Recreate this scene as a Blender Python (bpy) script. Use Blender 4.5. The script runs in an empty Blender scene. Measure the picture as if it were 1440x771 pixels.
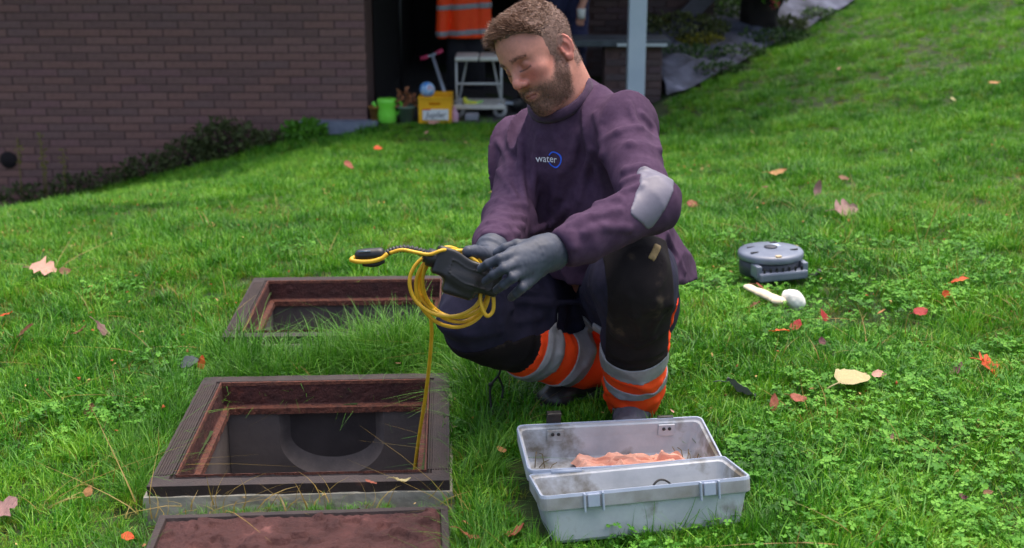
import bpy, bmesh, math, random
import numpy as np
from mathutils import Vector, Matrix, Euler, noise as mnoise

random.seed(7)
RNG = np.random.default_rng(7)
R = math.radians
SC = bpy.context.scene
COL = SC.collection

# ------------------------------------------------------------------ camera
CAM_H, CAM_PITCH, CAM_F = 1.10, R(16.1), 1750.0
cam = bpy.data.cameras.new('camera')
cam.sensor_width = 36.0
cam.lens = 36.0 * CAM_F / 1440.0
cam.clip_start, cam.clip_end = 0.05, 500.0
cam.dof.use_dof = True
cam.dof.focus_distance = 2.62
cam.dof.aperture_fstop = 4.6
cam_ob = bpy.data.objects.new('camera', cam)
cam_ob.location = (0, 0, CAM_H)
cam_ob.rotation_euler = (R(90) - CAM_PITCH, 0, 0)
COL.objects.link(cam_ob)
SC.camera = cam_ob

# ------------------------------------------------------------------ light: an overcast sky and a weak wide sun
SUN_EL, SUN_AZ = R(76), R(40)          # azimuth measured from +y towards +x
w = bpy.data.worlds.new('World')
SC.world = w
w.use_nodes = True
nt = w.node_tree
sky = nt.nodes.new('ShaderNodeTexSky')
sky.sky_type = 'NISHITA'
sky.sun_disc = False
sky.sun_elevation = SUN_EL
sky.sun_rotation = SUN_AZ
sky.air_density = 1.0
sky.dust_density = 7.0
sky.ozone_density = 0.4
bg = nt.nodes['Background']
bg.inputs['Strength'].default_value = 0.15
nt.links.new(sky.outputs[0], bg.inputs['Color'])
sun = bpy.data.lights.new('sun', 'SUN')
sun.energy = 0.6
sun.angle = R(60)
sun.color = (1.0, 0.97, 0.93)
sun_ob = bpy.data.objects.new('sun', sun)
sd = Vector((math.sin(SUN_AZ) * math.cos(SUN_EL), math.cos(SUN_AZ) * math.cos(SUN_EL), math.sin(SUN_EL)))
sun_ob.rotation_euler = (-sd).to_track_quat('-Z', 'Y').to_euler()
sun_ob.location = (0, 0, 20)
COL.objects.link(sun_ob)
SC.view_settings.view_transform = 'Standard'
SC.view_settings.look = 'None'
SC.view_settings.exposure = 1.10
SC.view_settings.gamma = 1.0
SC.cycles.max_bounces = 6
SC.cycles.transparent_max_bounces = 6

# ------------------------------------------------------------------ helpers
_ct, _st = math.cos(CAM_PITCH), math.sin(CAM_PITCH)
def ray(px, py):
    u, v = (px - 720) / CAM_F, -(py - 385.5) / CAM_F
    return np.array([u, _ct + v * _st, -_st + v * _ct])
def P(px, py, Y):                        # the point at depth Y on a sight line
    d = ray(px, py)
    return np.array([0, 0, CAM_H]) + d * (Y / d[1])
def G(px, py, z=0.0):                    # the point where a sight line meets height z
    d = ray(px, py)
    return np.array([0, 0, CAM_H]) + d * ((z - CAM_H) / d[2])
def V3(a): return Vector((float(a[0]), float(a[1]), float(a[2])))
def nrm(a):
    a = np.asarray(a, float)
    return a / np.linalg.norm(a)
def lin(r, g, b):
    def c(v):
        v /= 255.0
        return v / 12.92 if v <= 0.04045 else ((v + 0.055) / 1.055) ** 2.4
    return (c(r), c(g), c(b), 1.0)

def mat(name, c1, c2=None, rough=0.7, scale=20.0, bump=0.0, bscale=None, c3=None, metal=0.0, spec=0.5, detail=6.0,
        fac=(0.35, 0.65), transl=0.0, coat=0.0, bdist=0.002, stretch=None, sheen=0.0, attr=None):
    """Principled material; colours mixed by object-space noise, optional bump."""
    m = bpy.data.materials.new(name)
    m.use_nodes = True
    t = m.node_tree
    b = t.nodes['Principled BSDF']
    b.inputs['Roughness'].default_value = rough
    b.inputs['Metallic'].default_value = metal
    b.inputs['Specular IOR Level'].default_value = spec
    b.inputs['Coat Weight'].default_value = coat
    b.inputs['Sheen Weight'].default_value = sheen
    b.inputs['Base Color'].default_value = c1
    tc = t.nodes.new('ShaderNodeTexCoord')
    vec = tc.outputs['Object']
    if stretch:
        mp = t.nodes.new('ShaderNodeMapping')
        mp.inputs['Scale'].default_value = stretch
        t.links.new(vec, mp.inputs['Vector'])
        vec = mp.outputs[0]
    def noise(sc, det=detail):
        n = t.nodes.new('ShaderNodeTexNoise')
        n.inputs['Scale'].default_value = sc
        n.inputs['Detail'].default_value = det
        n.inputs['Roughness'].default_value = 0.6
        t.links.new(vec, n.inputs['Vector'])
        return n.outputs['Fac']
    if c2:
        rp = t.nodes.new('ShaderNodeValToRGB')
        rp.color_ramp.elements[0].position = fac[0]
        rp.color_ramp.elements[0].color = c1
        rp.color_ramp.elements[1].position = fac[1]
        rp.color_ramp.elements[1].color = c2
        if c3:
            e = rp.color_ramp.elements.new(min(0.98, fac[1] + 0.12))
            e.color = c3
        t.links.new(noise(scale), rp.inputs[0])
        t.links.new(rp.outputs[0], b.inputs['Base Color'])
    if attr:
        at = t.nodes.new('ShaderNodeAttribute')
        at.attribute_name = attr
        t.links.new(at.outputs['Color'], b.inputs['Base Color'])
    if bump:
        bp = t.nodes.new('ShaderNodeBump')
        bp.inputs['Strength'].default_value = bump
        bp.inputs['Distance'].default_value = bdist
        t.links.new(noise(bscale or scale * 3), bp.inputs['Height'])
        t.links.new(bp.outputs[0], b.inputs['Normal'])
    if transl:
        tr = t.nodes.new('ShaderNodeBsdfTranslucent')
        mx = t.nodes.new('ShaderNodeMixShader')
        mx.inputs[0].default_value = transl
        src = b.inputs['Base Color'].links[0].from_socket if b.inputs['Base Color'].links else None
        if src: t.links.new(src, tr.inputs['Color'])
        else: tr.inputs['Color'].default_value = c1
        t.links.new(b.outputs[0], mx.inputs[1])
        t.links.new(tr.outputs[0], mx.inputs[2])
        t.links.new(mx.outputs[0], t.nodes['Material Output'].inputs['Surface'])
    return m

def link(o, parent=None):
    COL.objects.link(o)
    if parent is not None: o.parent = parent
    return o
def tag(o, label=None, cat=None, group=None, kind=None):
    if label: o['label'] = label
    if cat: o['category'] = cat
    if group: o['group'] = group
    if kind: o['kind'] = kind
    return o
def empty(name, loc=(0, 0, 0), rot=(0, 0, 0)):
    o = bpy.data.objects.new(name, None)
    o.empty_display_size = 0.05
    o.location = loc
    o.rotation_euler = rot
    return link(o)
def mesh_np(name, verts, faces, m, parent=None, smooth=True, loc=None):
    """One mesh object from arrays (faces: (n,3) or (n,4) array, or a list of lists)."""
    me = bpy.data.meshes.new(name)
    verts = np.asarray(verts, np.float32)
    if isinstance(faces, np.ndarray):
        n, k = faces.shape
        me.vertices.add(len(verts)); me.vertices.foreach_set('co', verts.ravel())
        me.loops.add(n * k); me.loops.foreach_set('vertex_index', faces.astype(np.int32).ravel())
        me.polygons.add(n); me.polygons.foreach_set('loop_start', np.arange(0, n * k, k, dtype=np.int32))
        me.polygons.foreach_set('loop_total', np.full(n, k, np.int32))
        me.update(calc_edges=True)
    else:
        me.from_pydata([tuple(v) for v in verts.tolist()], [], faces)
        me.update()
    if smooth: me.polygons.foreach_set('use_smooth', np.ones(len(me.polygons), bool))
    if m: me.materials.append(m)
    o = bpy.data.objects.new(name, me)
    if loc is not None: o.location = loc
    return link(o, parent)
def bm_obj(name, bm, m, parent=None, smooth=False):
    me = bpy.data.meshes.new(name)
    bmesh.ops.recalc_face_normals(bm, faces=bm.faces[:])
    bm.to_mesh(me); bm.free()
    if smooth: me.polygons.foreach_set('use_smooth', np.ones(len(me.polygons), bool))
    me.materials.append(m)
    return link(bpy.data.objects.new(name, me), parent)
def add_box(bm, c, s, M=None, bevel=0.0):
    r = bmesh.ops.create_cube(bm, size=1.0)
    vs = r['verts']
    for v in vs: v.co = Vector((v.co.x * s[0] + c[0], v.co.y * s[1] + c[1], v.co.z * s[2] + c[2]))
    if bevel:
        es = list({e for v in vs for e in v.link_edges})
        nv = bmesh.ops.bevel(bm, geom=es, offset=bevel, segments=2, affect='EDGES', profile=0.6)
        vs = list({v for f in nv['faces'] for v in f.verts} | {v for v in vs if v.is_valid})
    if M is not None:
        for v in vs: v.co = M @ v.co
    return vs
def box(name, c, s, m, parent=None, bevel=0.0, M=None):
    bm = bmesh.new(); add_box(bm, c, s, M, bevel)
    return bm_obj(name, bm, m, parent)
def tube_arrays(pts, rad, n=8, cap=True):
    pts = np.asarray(pts, float)
    k = len(pts)
    rad = np.broadcast_to(np.asarray(rad, float), (k,))
    tan = np.gradient(pts, axis=0)
    tan /= np.linalg.norm(tan, axis=1)[:, None] + 1e-12
    ref = np.array([0, 0, 1.0]) if abs(tan[0][2]) < 0.9 else np.array([1.0, 0, 0])
    a = nrm(np.cross(tan[0], ref))
    V = []
    for i in range(k):
        a = a - tan[i] * a.dot(tan[i]); a = nrm(a)
        b = np.cross(tan[i], a)
        th = np.arange(n) * 2 * np.pi / n
        V.append(pts[i] + rad[i] * (np.cos(th)[:, None] * a + np.sin(th)[:, None] * b))
    V = np.concatenate(V)
    F = []
    for i in range(k - 1):
        for j in range(n):
            F.append([i * n + j, i * n + (j + 1) % n, (i + 1) * n + (j + 1) % n, (i + 1) * n + j])
    if cap:
        F.append(list(range(n))[::-1]); F.append([(k - 1) * n + j for j in range(n)])
    return V, F
def tube(name, pts, rad, m, parent=None, n=8):
    V, F = tube_arrays(pts, rad, n)
    return mesh_np(name, V, F, m, parent)
def spline(pts, n=60):
    """Catmull-Rom through the points."""
    p = np.asarray(pts, float)
    p = np.vstack([2 * p[0] - p[1], p, 2 * p[-1] - p[-2]])
    out = []
    segs = len(p) - 3
    for s in np.linspace(0, segs - 1e-6, n):
        i = int(s); t = s - i
        a, b, c, d = p[i:i + 4]
        out.append(0.5 * (2 * b + (c - a) * t + (2 * a - 5 * b + 4 * c - d) * t * t + (3 * b - a - 3 * c + d) * t ** 3))
    return np.array(out)
def lathe(name, prof, m, parent=None, n=24, loc=(0, 0, 0), smooth=True):
    V, F = [], []
    for r, z in prof:
        for j in range(n):
            a = 2 * math.pi * j / n
            V.append((r * math.cos(a) + loc[0], r * math.sin(a) + loc[1], z + loc[2]))
    for i in range(len(prof) - 1):
        for j in range(n):
            F.append([i * n + j, i * n + (j + 1) % n, (i + 1) * n + (j + 1) % n, (i + 1) * n + j])
    return mesh_np(name, V, F, m, parent, smooth)

# ---- distance fields, meshed by surface nets on a (possibly uneven) grid
def rc(p, a, b, r1, r2):
    a = np.asarray(a, np.float32); ba = np.asarray(b, np.float32) - a
    pa = p - a
    h = np.clip(pa @ ba / max(1e-9, float(ba @ ba)), 0, 1)
    return np.linalg.norm(pa - h[:, None] * ba, axis=1) - (r1 + (r2 - r1) * h)
def ell(p, c, r, M=None):
    q = p - np.asarray(c, np.float32)
    if M is not None: q = q @ np.asarray(M, np.float32)
    r = np.asarray(r, np.float32)
    k0 = np.linalg.norm(q / r, axis=1); k1 = np.linalg.norm(q / (r * r), axis=1) + 1e-9
    return k0 * (k0 - 1) / k1
def rbox(p, c, h, r, M=None):
    q = p - np.asarray(c, np.float32)
    if M is not None: q = q @ np.asarray(M, np.float32)
    q = np.abs(q) - (np.asarray(h, np.float32) - r)
    return np.linalg.norm(np.maximum(q, 0), axis=1) + np.minimum(q.max(axis=1), 0) - r
def smin(a, b, k):
    h = np.maximum(k - np.abs(a - b), 0) / k
    return np.minimum(a, b) - h * h * k * 0.25
def smax(a, b, k): return -smin(-a, -b, k)
def sstep(a, b, x):
    t = np.clip((x - a) / (b - a), 0, 1)
    return t * t * (3 - 2 * t)
def vnoise(p, seed=0):
    """value noise in -1..1 at points p (n,3)"""
    i = np.floor(p).astype(np.int64); f = (p - i).astype(np.float32)
    f = f * f * (3 - 2 * f)
    def h(dx, dy, dz):
        x = (i[:, 0] + dx) * 374761393 + (i[:, 1] + dy) * 668265263 + (i[:, 2] + dz) * 2147483647 + seed * 974634777
        x = (x ^ (x >> 13)) * 1274126177
        x = x ^ (x >> 16)
        return ((x & 0xffff).astype(np.float32) / 32767.5) - 1
    c = {}
    for a in (0, 1):
        for b in (0, 1):
            c0, c1 = h(0, a, b), h(1, a, b)
            c[a, b] = c0 + (c1 - c0) * f[:, 0]
    x0 = c[0, 0] + (c[1, 0] - c[0, 0]) * f[:, 1]
    x1 = c[0, 1] + (c[1, 1] - c[0, 1]) * f[:, 1]
    return x0 + (x1 - x0) * f[:, 2]
def axis_pts(lo, hi, step):
    n = int(math.ceil((hi - lo) / step / 4)) * 4 + 1
    return np.linspace(lo, lo + (n - 1) * step, n)
def axis_mix(lo, flo, fhi, hi, cs, fs):
    a = np.concatenate([np.arange(lo, flo, cs), np.arange(flo, fhi, fs), np.arange(fhi, hi + cs, cs)])
    while len(a) % 4 != 1: a = np.append(a, a[-1] + cs)
    return a
def sdf_arrays(fn, axes, margin=0.0):
    X, Y, Z = [a.astype(np.float32) for a in axes]
    nx, ny, nz = len(X), len(Y), len(Z)
    cx, cy, cz = X[::4], Y[::4], Z[::4]
    g = np.stack(np.meshgrid(cx, cy, cz, indexing='ij'), -1).reshape(-1, 3)
    dc = fn(g).reshape(len(cx), len(cy), len(cz)).astype(np.float32)
    # block centre bound: the distance at a corner within the block's diagonal
    sx, sy, sz = np.diff(cx), np.diff(cy), np.diff(cz)
    diag = np.sqrt(sx[:, None, None] ** 2 + sy[None, :, None] ** 2 + sz[None, None, :] ** 2)
    mn = None
    for a in (0, 1):
        for b in (0, 1):
            for c in (0, 1):
                d = np.abs(dc[a:a + len(sx), b:b + len(sy), c:c + len(sz)])
                mn = d if mn is None else np.minimum(mn, d)
    act = mn < diag * 1.05 + margin
    vals = np.repeat(np.repeat(np.repeat(dc, 4, 0), 4, 1), 4, 2)[:nx, :ny, :nz].copy()
    fine = np.zeros((nx, ny, nz), bool)
    up = np.repeat(np.repeat(np.repeat(act, 4, 0), 4, 1), 4, 2)
    fine[:-1, :-1, :-1] |= up
    fine[1:, :-1, :-1] |= up; fine[:-1, 1:, :-1] |= up; fine[:-1, :-1, 1:] |= up
    fine[1:, 1:, :-1] |= up; fine[1:, :-1, 1:] |= up; fine[:-1, 1:, 1:] |= up; fine[1:, 1:, 1:] |= up
    idx = np.argwhere(fine)
    pts = np.stack([X[idx[:, 0]], Y[idx[:, 1]], Z[idx[:, 2]]], -1)
    out = np.empty(len(pts), np.float32)
    for s in range(0, len(pts), 400000): out[s:s + 400000] = fn(pts[s:s + 400000])
    vals[fine] = out
    ins = vals < 0
    cnt = np.zeros((nx - 1, ny - 1, nz - 1), np.int8)
    for a in (0, 1):
        for b in (0, 1):
            for c in (0, 1): cnt += ins[a:nx - 1 + a, b:ny - 1 + b, c:nz - 1 + c]
    cells = np.argwhere((cnt > 0) & (cnt < 8))
    vid = np.full(cnt.shape, -1, np.int32)
    vid[cells[:, 0], cells[:, 1], cells[:, 2]] = np.arange(len(cells))
    corner = {}
    for a in (0, 1):
        for b in (0, 1):
            for c in (0, 1): corner[a, b, c] = vals[cells[:, 0] + a, cells[:, 1] + b, cells[:, 2] + c]
    acc = np.zeros((len(cells), 3), np.float32); n = np.zeros(len(cells), np.float32)
    ks = list(corner)
    for p0 in ks:
        for ax in range(3):
            if p0[ax]: continue
            p1 = list(p0); p1[ax] = 1; p1 = tuple(p1)
            v0, v1 = corner[p0], corner[p1]
            cr = (v0 < 0) != (v1 < 0)
            t = np.where(cr, v0 / np.where(cr, v0 - v1, 1), 0)
            q = np.tile(np.array(p0, np.float32), (len(cells), 1)); q[:, ax] = t
            acc[cr] += q[cr]; n[cr] += 1
    q = acc / n[:, None]
    ds = [np.append(np.diff(a), 1).astype(np.float32) for a in (X, Y, Z)]
    ver = np.stack([a[cells[:, i]] + q[:, i] * ds[i][cells[:, i]] for i, a in enumerate((X, Y, Z))], -1)
    F = []
    for ax in range(3):
        s0 = [slice(None)] * 3; s1 = [slice(None)] * 3
        s0[ax] = slice(0, -1); s1[ax] = slice(1, None)
        A, B = ins[tuple(s0)], ins[tuple(s1)]
        e = np.argwhere(A != B)
        o1, o2 = [(1, 2), (2, 0), (0, 1)][ax]
        ok = (e[:, o1] > 0) & (e[:, o2] > 0) & (e[:, o1] < cnt.shape[o1]) & (e[:, o2] < cnt.shape[o2]) & (e[:, ax] < cnt.shape[ax])
        e = e[ok]
        def cell(d1, d2):
            c = e.copy(); c[:, o1] -= d1; c[:, o2] -= d2
            return vid[c[:, 0], c[:, 1], c[:, 2]]
        quad = np.stack([cell(1, 1), cell(0, 1), cell(0, 0), cell(1, 0)], -1)
        fl = ~A[e[:, 0], e[:, 1], e[:, 2]]
        quad[fl] = quad[fl][:, ::-1]
        F.append(quad)
    F = np.concatenate(F)
    F = F[(F >= 0).all(1)]
    return ver, F
def sdf_obj(name, fn, lo, hi, step, m, parent=None, margin=0.0, axes=None):
    if axes is None: axes = [axis_pts(lo[i], hi[i], step) for i in range(3)]
    v, f = sdf_arrays(fn, axes, margin)
    return mesh_np(name, v, f, m, parent)
# ------------------------------------------------------------------ the lawn and the bank
BANK_A = np.array([1.17, 9.55]); BANK_B = np.array([3.36, 12.5])
_bt = nrm(BANK_B - BANK_A); BANK_N = np.array([-_bt[1], _bt[0]])
def softp(x, k): return np.where(x > 8 * k, x, k * np.log1p(np.exp(np.clip(x / k, -30, 30))))
def ground_z(x, y):
    x = np.asarray(x, float); y = np.asarray(y, float)
    far = -0.345 - 0.235 * softp(-(x + 1.0), 0.12) + 0.26 * softp(x - 1.15, 0.2)
    far = np.where(x < -8, far * 0 - 0.345 - 0.235 * 7.0, far)
    near = 0.06 * softp(x - 0.7, 0.3) - 0.05 * softp(-(x + 1.3), 0.2)
    s = np.clip((y - 3.6) / (9.0 - 3.6), 0, 1); s = s * s * (3 - 2 * s)
    z = near * (1 - s) + far * s
    d = (x - BANK_A[0]) * BANK_N[0] + (y - BANK_A[1]) * BANK_N[1]
    bank = 0.36 * softp(np.clip(d, -2, 4), 0.03) * np.clip((x - 1.08) / 0.08, 0, 1) * np.clip((y - 8.5), 0, 1)
    z = z + bank
    z = z + 0.012 * np.sin(x * 3.1 + 0.6) * np.cos(y * 2.3) + 0.008 * np.sin(x * 7.3 + y * 5.1)
    return z
def gz(x, y): return float(ground_z(x, y))
def on_ground(px, py, lift=0.0):
    """first meeting of a sight line with the lawn"""
    d = ray(px, py); o = np.array([0, 0, CAM_H]); t = 1.0
    for _ in range(4000):
        p = o + d * t
        if p[2] <= gz(p[0], p[1]) + lift: break
        t += 0.01
    return o + d * t

M_soil = mat('soil_under_grass', lin(30, 52, 16), lin(52, 66, 26), 0.95, 9.0, 0.8, 60, c3=lin(70, 60, 36), fac=(0.35, 0.6))
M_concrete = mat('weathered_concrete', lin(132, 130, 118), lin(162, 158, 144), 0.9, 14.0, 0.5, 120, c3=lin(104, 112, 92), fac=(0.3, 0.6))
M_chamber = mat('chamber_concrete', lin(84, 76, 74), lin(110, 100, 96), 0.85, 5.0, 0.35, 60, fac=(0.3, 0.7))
M_bevel_lit = mat('bevel_top_light', lin(96, 88, 86), lin(114, 104, 100), 0.8, 22.0, 0.4, 90)  # paler concrete: top light on the channel bevel, put into the colour
M_rust = mat('rusty_iron', lin(50, 24, 23), lin(74, 36, 32), 0.8, 26.0, 0.9, 190, c3=lin(112, 58, 46), fac=(0.3, 0.62), bdist=0.004)
M_rust_edge = mat('flaking_rust_edge', lin(62, 34, 29), lin(98, 54, 40), 0.85, 60.0, 1.0, 220, c3=lin(60, 32, 30), fac=(0.3, 0.6), bdist=0.004)
M_iron = mat('dark_wet_iron', lin(36, 27, 27), lin(52, 38, 35), 0.65, 18.0, 0.8, 160, c3=lin(92, 54, 42), fac=(0.35, 0.7))
M_iron_rib = mat('ribbed_iron', lin(38, 29, 29), lin(54, 40, 36), 0.75, 30.0, 0.4, 200, fac=(0.3, 0.7))

# manhole rims, measured in the plane of their tops
MH1 = dict(nl=G(205, 684, .03), nr=G(635, 676, .03), fr=G(629, 524, .03), fl=G(288, 531, .03))
MH2 = dict(nl=G(318, 474, .03), nr=G(650, 470, .03), fr=G(636, 387, .03), fl=G(352, 391, .03))
def frame_of(m):
    c = (m['nl'] + m['nr'] + m['fl'] + m['fr']) / 4
    ax = nrm((m['nr'] - m['nl']) + (m['fr'] - m['fl'])); ax[2] = 0; ax = nrm(ax)
    w = (np.linalg.norm(m['nr'] - m['nl']) + np.linalg.norm(m['fr'] - m['fl'])) / 2
    d = (np.linalg.norm(m['fl'] - m['nl']) + np.linalg.norm(m['fr'] - m['nr'])) / 2
    return c, math.atan2(ax[1], ax[0]), w, d
MHF = [frame_of(MH1), frame_of(MH2)]
COVER_C = [G(232, 722, .03), G(622, 709, .03)]
def in_local(x, y, c, a):
    dx, dy = x - c[0], y - c[1]
    return dx * math.cos(a) + dy * math.sin(a), -dx * math.sin(a) + dy * math.cos(a)
def in_manhole(x, y, grow=0.0):
    r = np.zeros(np.shape(x), bool)
    for c, a, w_, d_ in MHF:
        u, v = in_local(x, y, c, a)
        r |= (np.abs(u) < w_ / 2 + grow) & (np.abs(v) < d_ / 2 + grow)
    return r

def make_ground():
    xs = np.concatenate([np.arange(-60, -8, 4), np.arange(-8, -2.2, .15), np.arange(-2.2, 2.4, .03), np.arange(2.4, 8, .15), np.arange(8, 64, 4)])
    ys = np.concatenate([np.arange(-20, 0, 2), np.arange(0, 1.6, .2), np.arange(1.6, 4.6, .03), np.arange(4.6, 15, .1), np.arange(15, 24, .5), np.arange(24, 90, 5)])
    X, Y = np.meshgrid(xs, ys, indexing='ij')
    Z = ground_z(X, Y) - 0.012
    for c, a, w_, d_ in MHF[:1]:             # the earth sinks a little round the frames' front edges
        u, v = in_local(X, Y, c, a)
        Z += 0.012 * np.exp(-((np.maximum(np.abs(u) - w_ / 2, np.abs(v) - d_ / 2) - .03) / .06) ** 2)
        Z -= 0.075 * np.exp(-((v + d_ / 2 + .06) / .07) ** 2) * (np.abs(u) < w_ / 2 + .05)
    nx, ny = X.shape
    V = np.stack([X, Y, Z], -1).reshape(-1, 3)
    I = np.arange(nx * ny).reshape(nx, ny)
    F = np.stack([I[:-1, :-1], I[1:, :-1], I[1:, 1:], I[:-1, 1:]], -1).reshape(-1, 4)
    c = V[F].mean(1)
    keep = ~in_manhole(c[:, 0], c[:, 1], -0.045)
    o = mesh_np('lawn_ground', V, F[keep], M_soil)
    tag(o, kind='structure')
make_ground()

def rect_ring(bm, w0, d0, z0, w1, d1, z1, off=(0, 0)):
    """a four-sided strip between two centred rectangles"""
    A = [(-w0 / 2, -d0 / 2), (w0 / 2, -d0 / 2), (w0 / 2, d0 / 2), (-w0 / 2, d0 / 2)]
    B = [(-w1 / 2, -d1 / 2), (w1 / 2, -d1 / 2), (w1 / 2, d1 / 2), (-w1 / 2, d1 / 2)]
    va = [bm.verts.new((x, y, z0)) for x, y in A]; vb = [bm.verts.new((x + off[0], y + off[1], z1)) for x, y in B]
    for i in range(4):
        bm.faces.new((va[i], va[(i + 1) % 4], vb[(i + 1) % 4], vb[i]))
def rough(o, cuts, amp, freq, seed=0):
    """subdivide and disturb a mesh so that it reads as corroded"""
    bm = bmesh.new(); bm.from_mesh(o.data)
    if cuts: bmesh.ops.subdivide_edges(bm, edges=bm.edges[:], cuts=cuts, use_grid_fill=True)
    bm.normal_update()
    for v in bm.verts:
        n = mnoise.fractal(v.co * freq + Vector((seed, 0, 0)), 0.8, 2.0, 4)
        v.co += v.normal * n * amp
    bm.to_mesh(o.data); bm.free()
def tube_strip(name, rings, m, parent):
    bm = bmesh.new()
    N = 44
    def loop(w0, d0, z0):
        c = [(-w0 / 2, -d0 / 2), (w0 / 2, -d0 / 2), (w0 / 2, d0 / 2), (-w0 / 2, d0 / 2)]
        out = []
        for i in range(4):
            a, b = c[i], c[(i + 1) % 4]
            out += [bm.verts.new((a[0] + (b[0] - a[0]) * t / N, a[1] + (b[1] - a[1]) * t / N, z0)) for t in range(N)]
        return out
    for a, b in zip(rings[:-1], rings[1:]):
        wide = max(abs(a[0] - b[0]) / 2, abs(a[2] - b[2]))
        k = max(1, min(6, int(wide / .010)))
        A = [tuple(p + (q - p) * t / k for p, q in zip(a, b)) for t in range(k + 1)]
        ls = [loop(*r_) for r_ in A]
        for p, q in zip(ls[:-1], ls[1:]):
            for i in range(4 * N): bm.faces.new((p[i], p[(i + 1) % (4 * N)], q[(i + 1) % (4 * N)], q[i]))
    bmesh.ops.remove_doubles(bm, verts=bm.verts[:], dist=1e-5)
    return bm_obj(name, bm, m, parent)
def manhole(k, label, ushape):
    c, a, w_, d_ = MHF[k]
    root = empty('manhole', (c[0], c[1], 0.0), (0, 0, a))
    tag(root, label, 'manhole', 'open manholes in the lawn')
    z = 0.03
    iw, idp = w_ - .100, d_ - .095                 # inside the flat rim
    rim = tube_strip('rim', [(w_, d_, z - .022), (w_, d_, z), (iw + .03, idp + .03, z), (iw + .024, idp + .024, z - .006), (iw + .012, idp + .012, z - .006), (iw + .006, idp + .006, z)], M_iron, root)
    rough(rim, 0, .0011, 40, k)
    bm = bmesh.new()                               # low ribs along the sides
    for s in (-1, 1):
        for q in range(9):
            x = s * (w_ / 2 - .006 - q * .0052)
            add_box(bm, (x, 0, z + .0008), (.0026, d_ - .10, .002))
    bm_obj('rib', bm, M_iron_rib, root)['kind'] = 'stuff'
    seat = tube_strip('seat', [(iw + .006, idp + .006, z - .001), (iw, idp, z - .004), (iw - .006, idp - .006, z - .052), (iw - .012, idp - .012, z - .056)], M_rust, root)
    rough(seat, 1, .0014, 60, k + 3)
    lip = tube_strip('lip', [(iw - .010, idp - .010, z - .054), (iw - .034, idp - .034, z - .058), (iw - .037, idp - .037, z - .072), (iw - .010, idp - .010, z - .074)], M_rust_edge, root)
    rough(lip, 1, .0016, 80, k + 5)
    bead = tube_strip('bead', [(iw + .008, idp + .008, z - .002), (iw + .007, idp + .007, z + .003), (iw + .001, idp + .001, z + .002), (iw - .002, idp - .002, z - .006)], M_rust_edge, root)
    rough(bead, 0, .0010, 90, k + 9)
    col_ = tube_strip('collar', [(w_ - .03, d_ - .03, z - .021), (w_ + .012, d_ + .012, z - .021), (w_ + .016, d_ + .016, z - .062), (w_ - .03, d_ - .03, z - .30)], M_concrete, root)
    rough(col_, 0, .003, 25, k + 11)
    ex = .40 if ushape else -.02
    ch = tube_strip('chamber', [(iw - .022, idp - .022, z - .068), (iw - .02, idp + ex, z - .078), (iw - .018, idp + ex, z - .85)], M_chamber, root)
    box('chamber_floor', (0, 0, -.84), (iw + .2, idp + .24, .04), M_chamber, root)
    if ushape:
        # the back wall with its U-shaped channel mouth: top light coloured pale into the bevel, shade coloured dark into the shallow recess
        yb = idp / 2 - .012; W = iw - .022; top = -.042; bot = -.60; cx = .012; n = 33
        def U(r, rz, y):
            a = [(cx + r * math.cos(t), y, -.112 - rz * math.sin(t)) for t in np.linspace(0, math.pi, n - 2)]
            return [(cx + r, y, top)] + a + [(cx - r, y, top)]
        def strip_(name, A, B, m, sm=False):
            bm = bmesh.new(); va = [bm.verts.new(p) for p in A]; vb = [bm.verts.new(p) for p in B]
            for q in range(n - 1): bm.faces.new((va[q], va[q + 1], vb[q + 1], vb[q]))
            return bm_obj(name, bm, m, root, sm)
        outer = [(W / 2, yb, top)] + [(W / 2 - W * t, yb, bot) for t in np.linspace(0, 1, n - 2)] + [(-W / 2, yb, top)]
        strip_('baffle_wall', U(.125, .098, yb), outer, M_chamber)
        strip_('channel_bevel', U(.125, .098, yb), U(.103, .062, yb + .035), M_bevel_lit, True)
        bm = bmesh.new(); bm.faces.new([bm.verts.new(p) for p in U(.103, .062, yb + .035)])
        bm_obj('channel_recess', bm, mat('channel_shade', lin(64, 57, 56), lin(80, 72, 70), .9, 8, .3, 60), root)  # recess shade painted in as darker concrete
    return root
manhole(0, 'open square manhole nearest the camera, rusty iron rim and U-shaped pipe mouth inside', True)
manhole(1, 'open square manhole farther back, its near edge buried in long grass', False)

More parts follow.
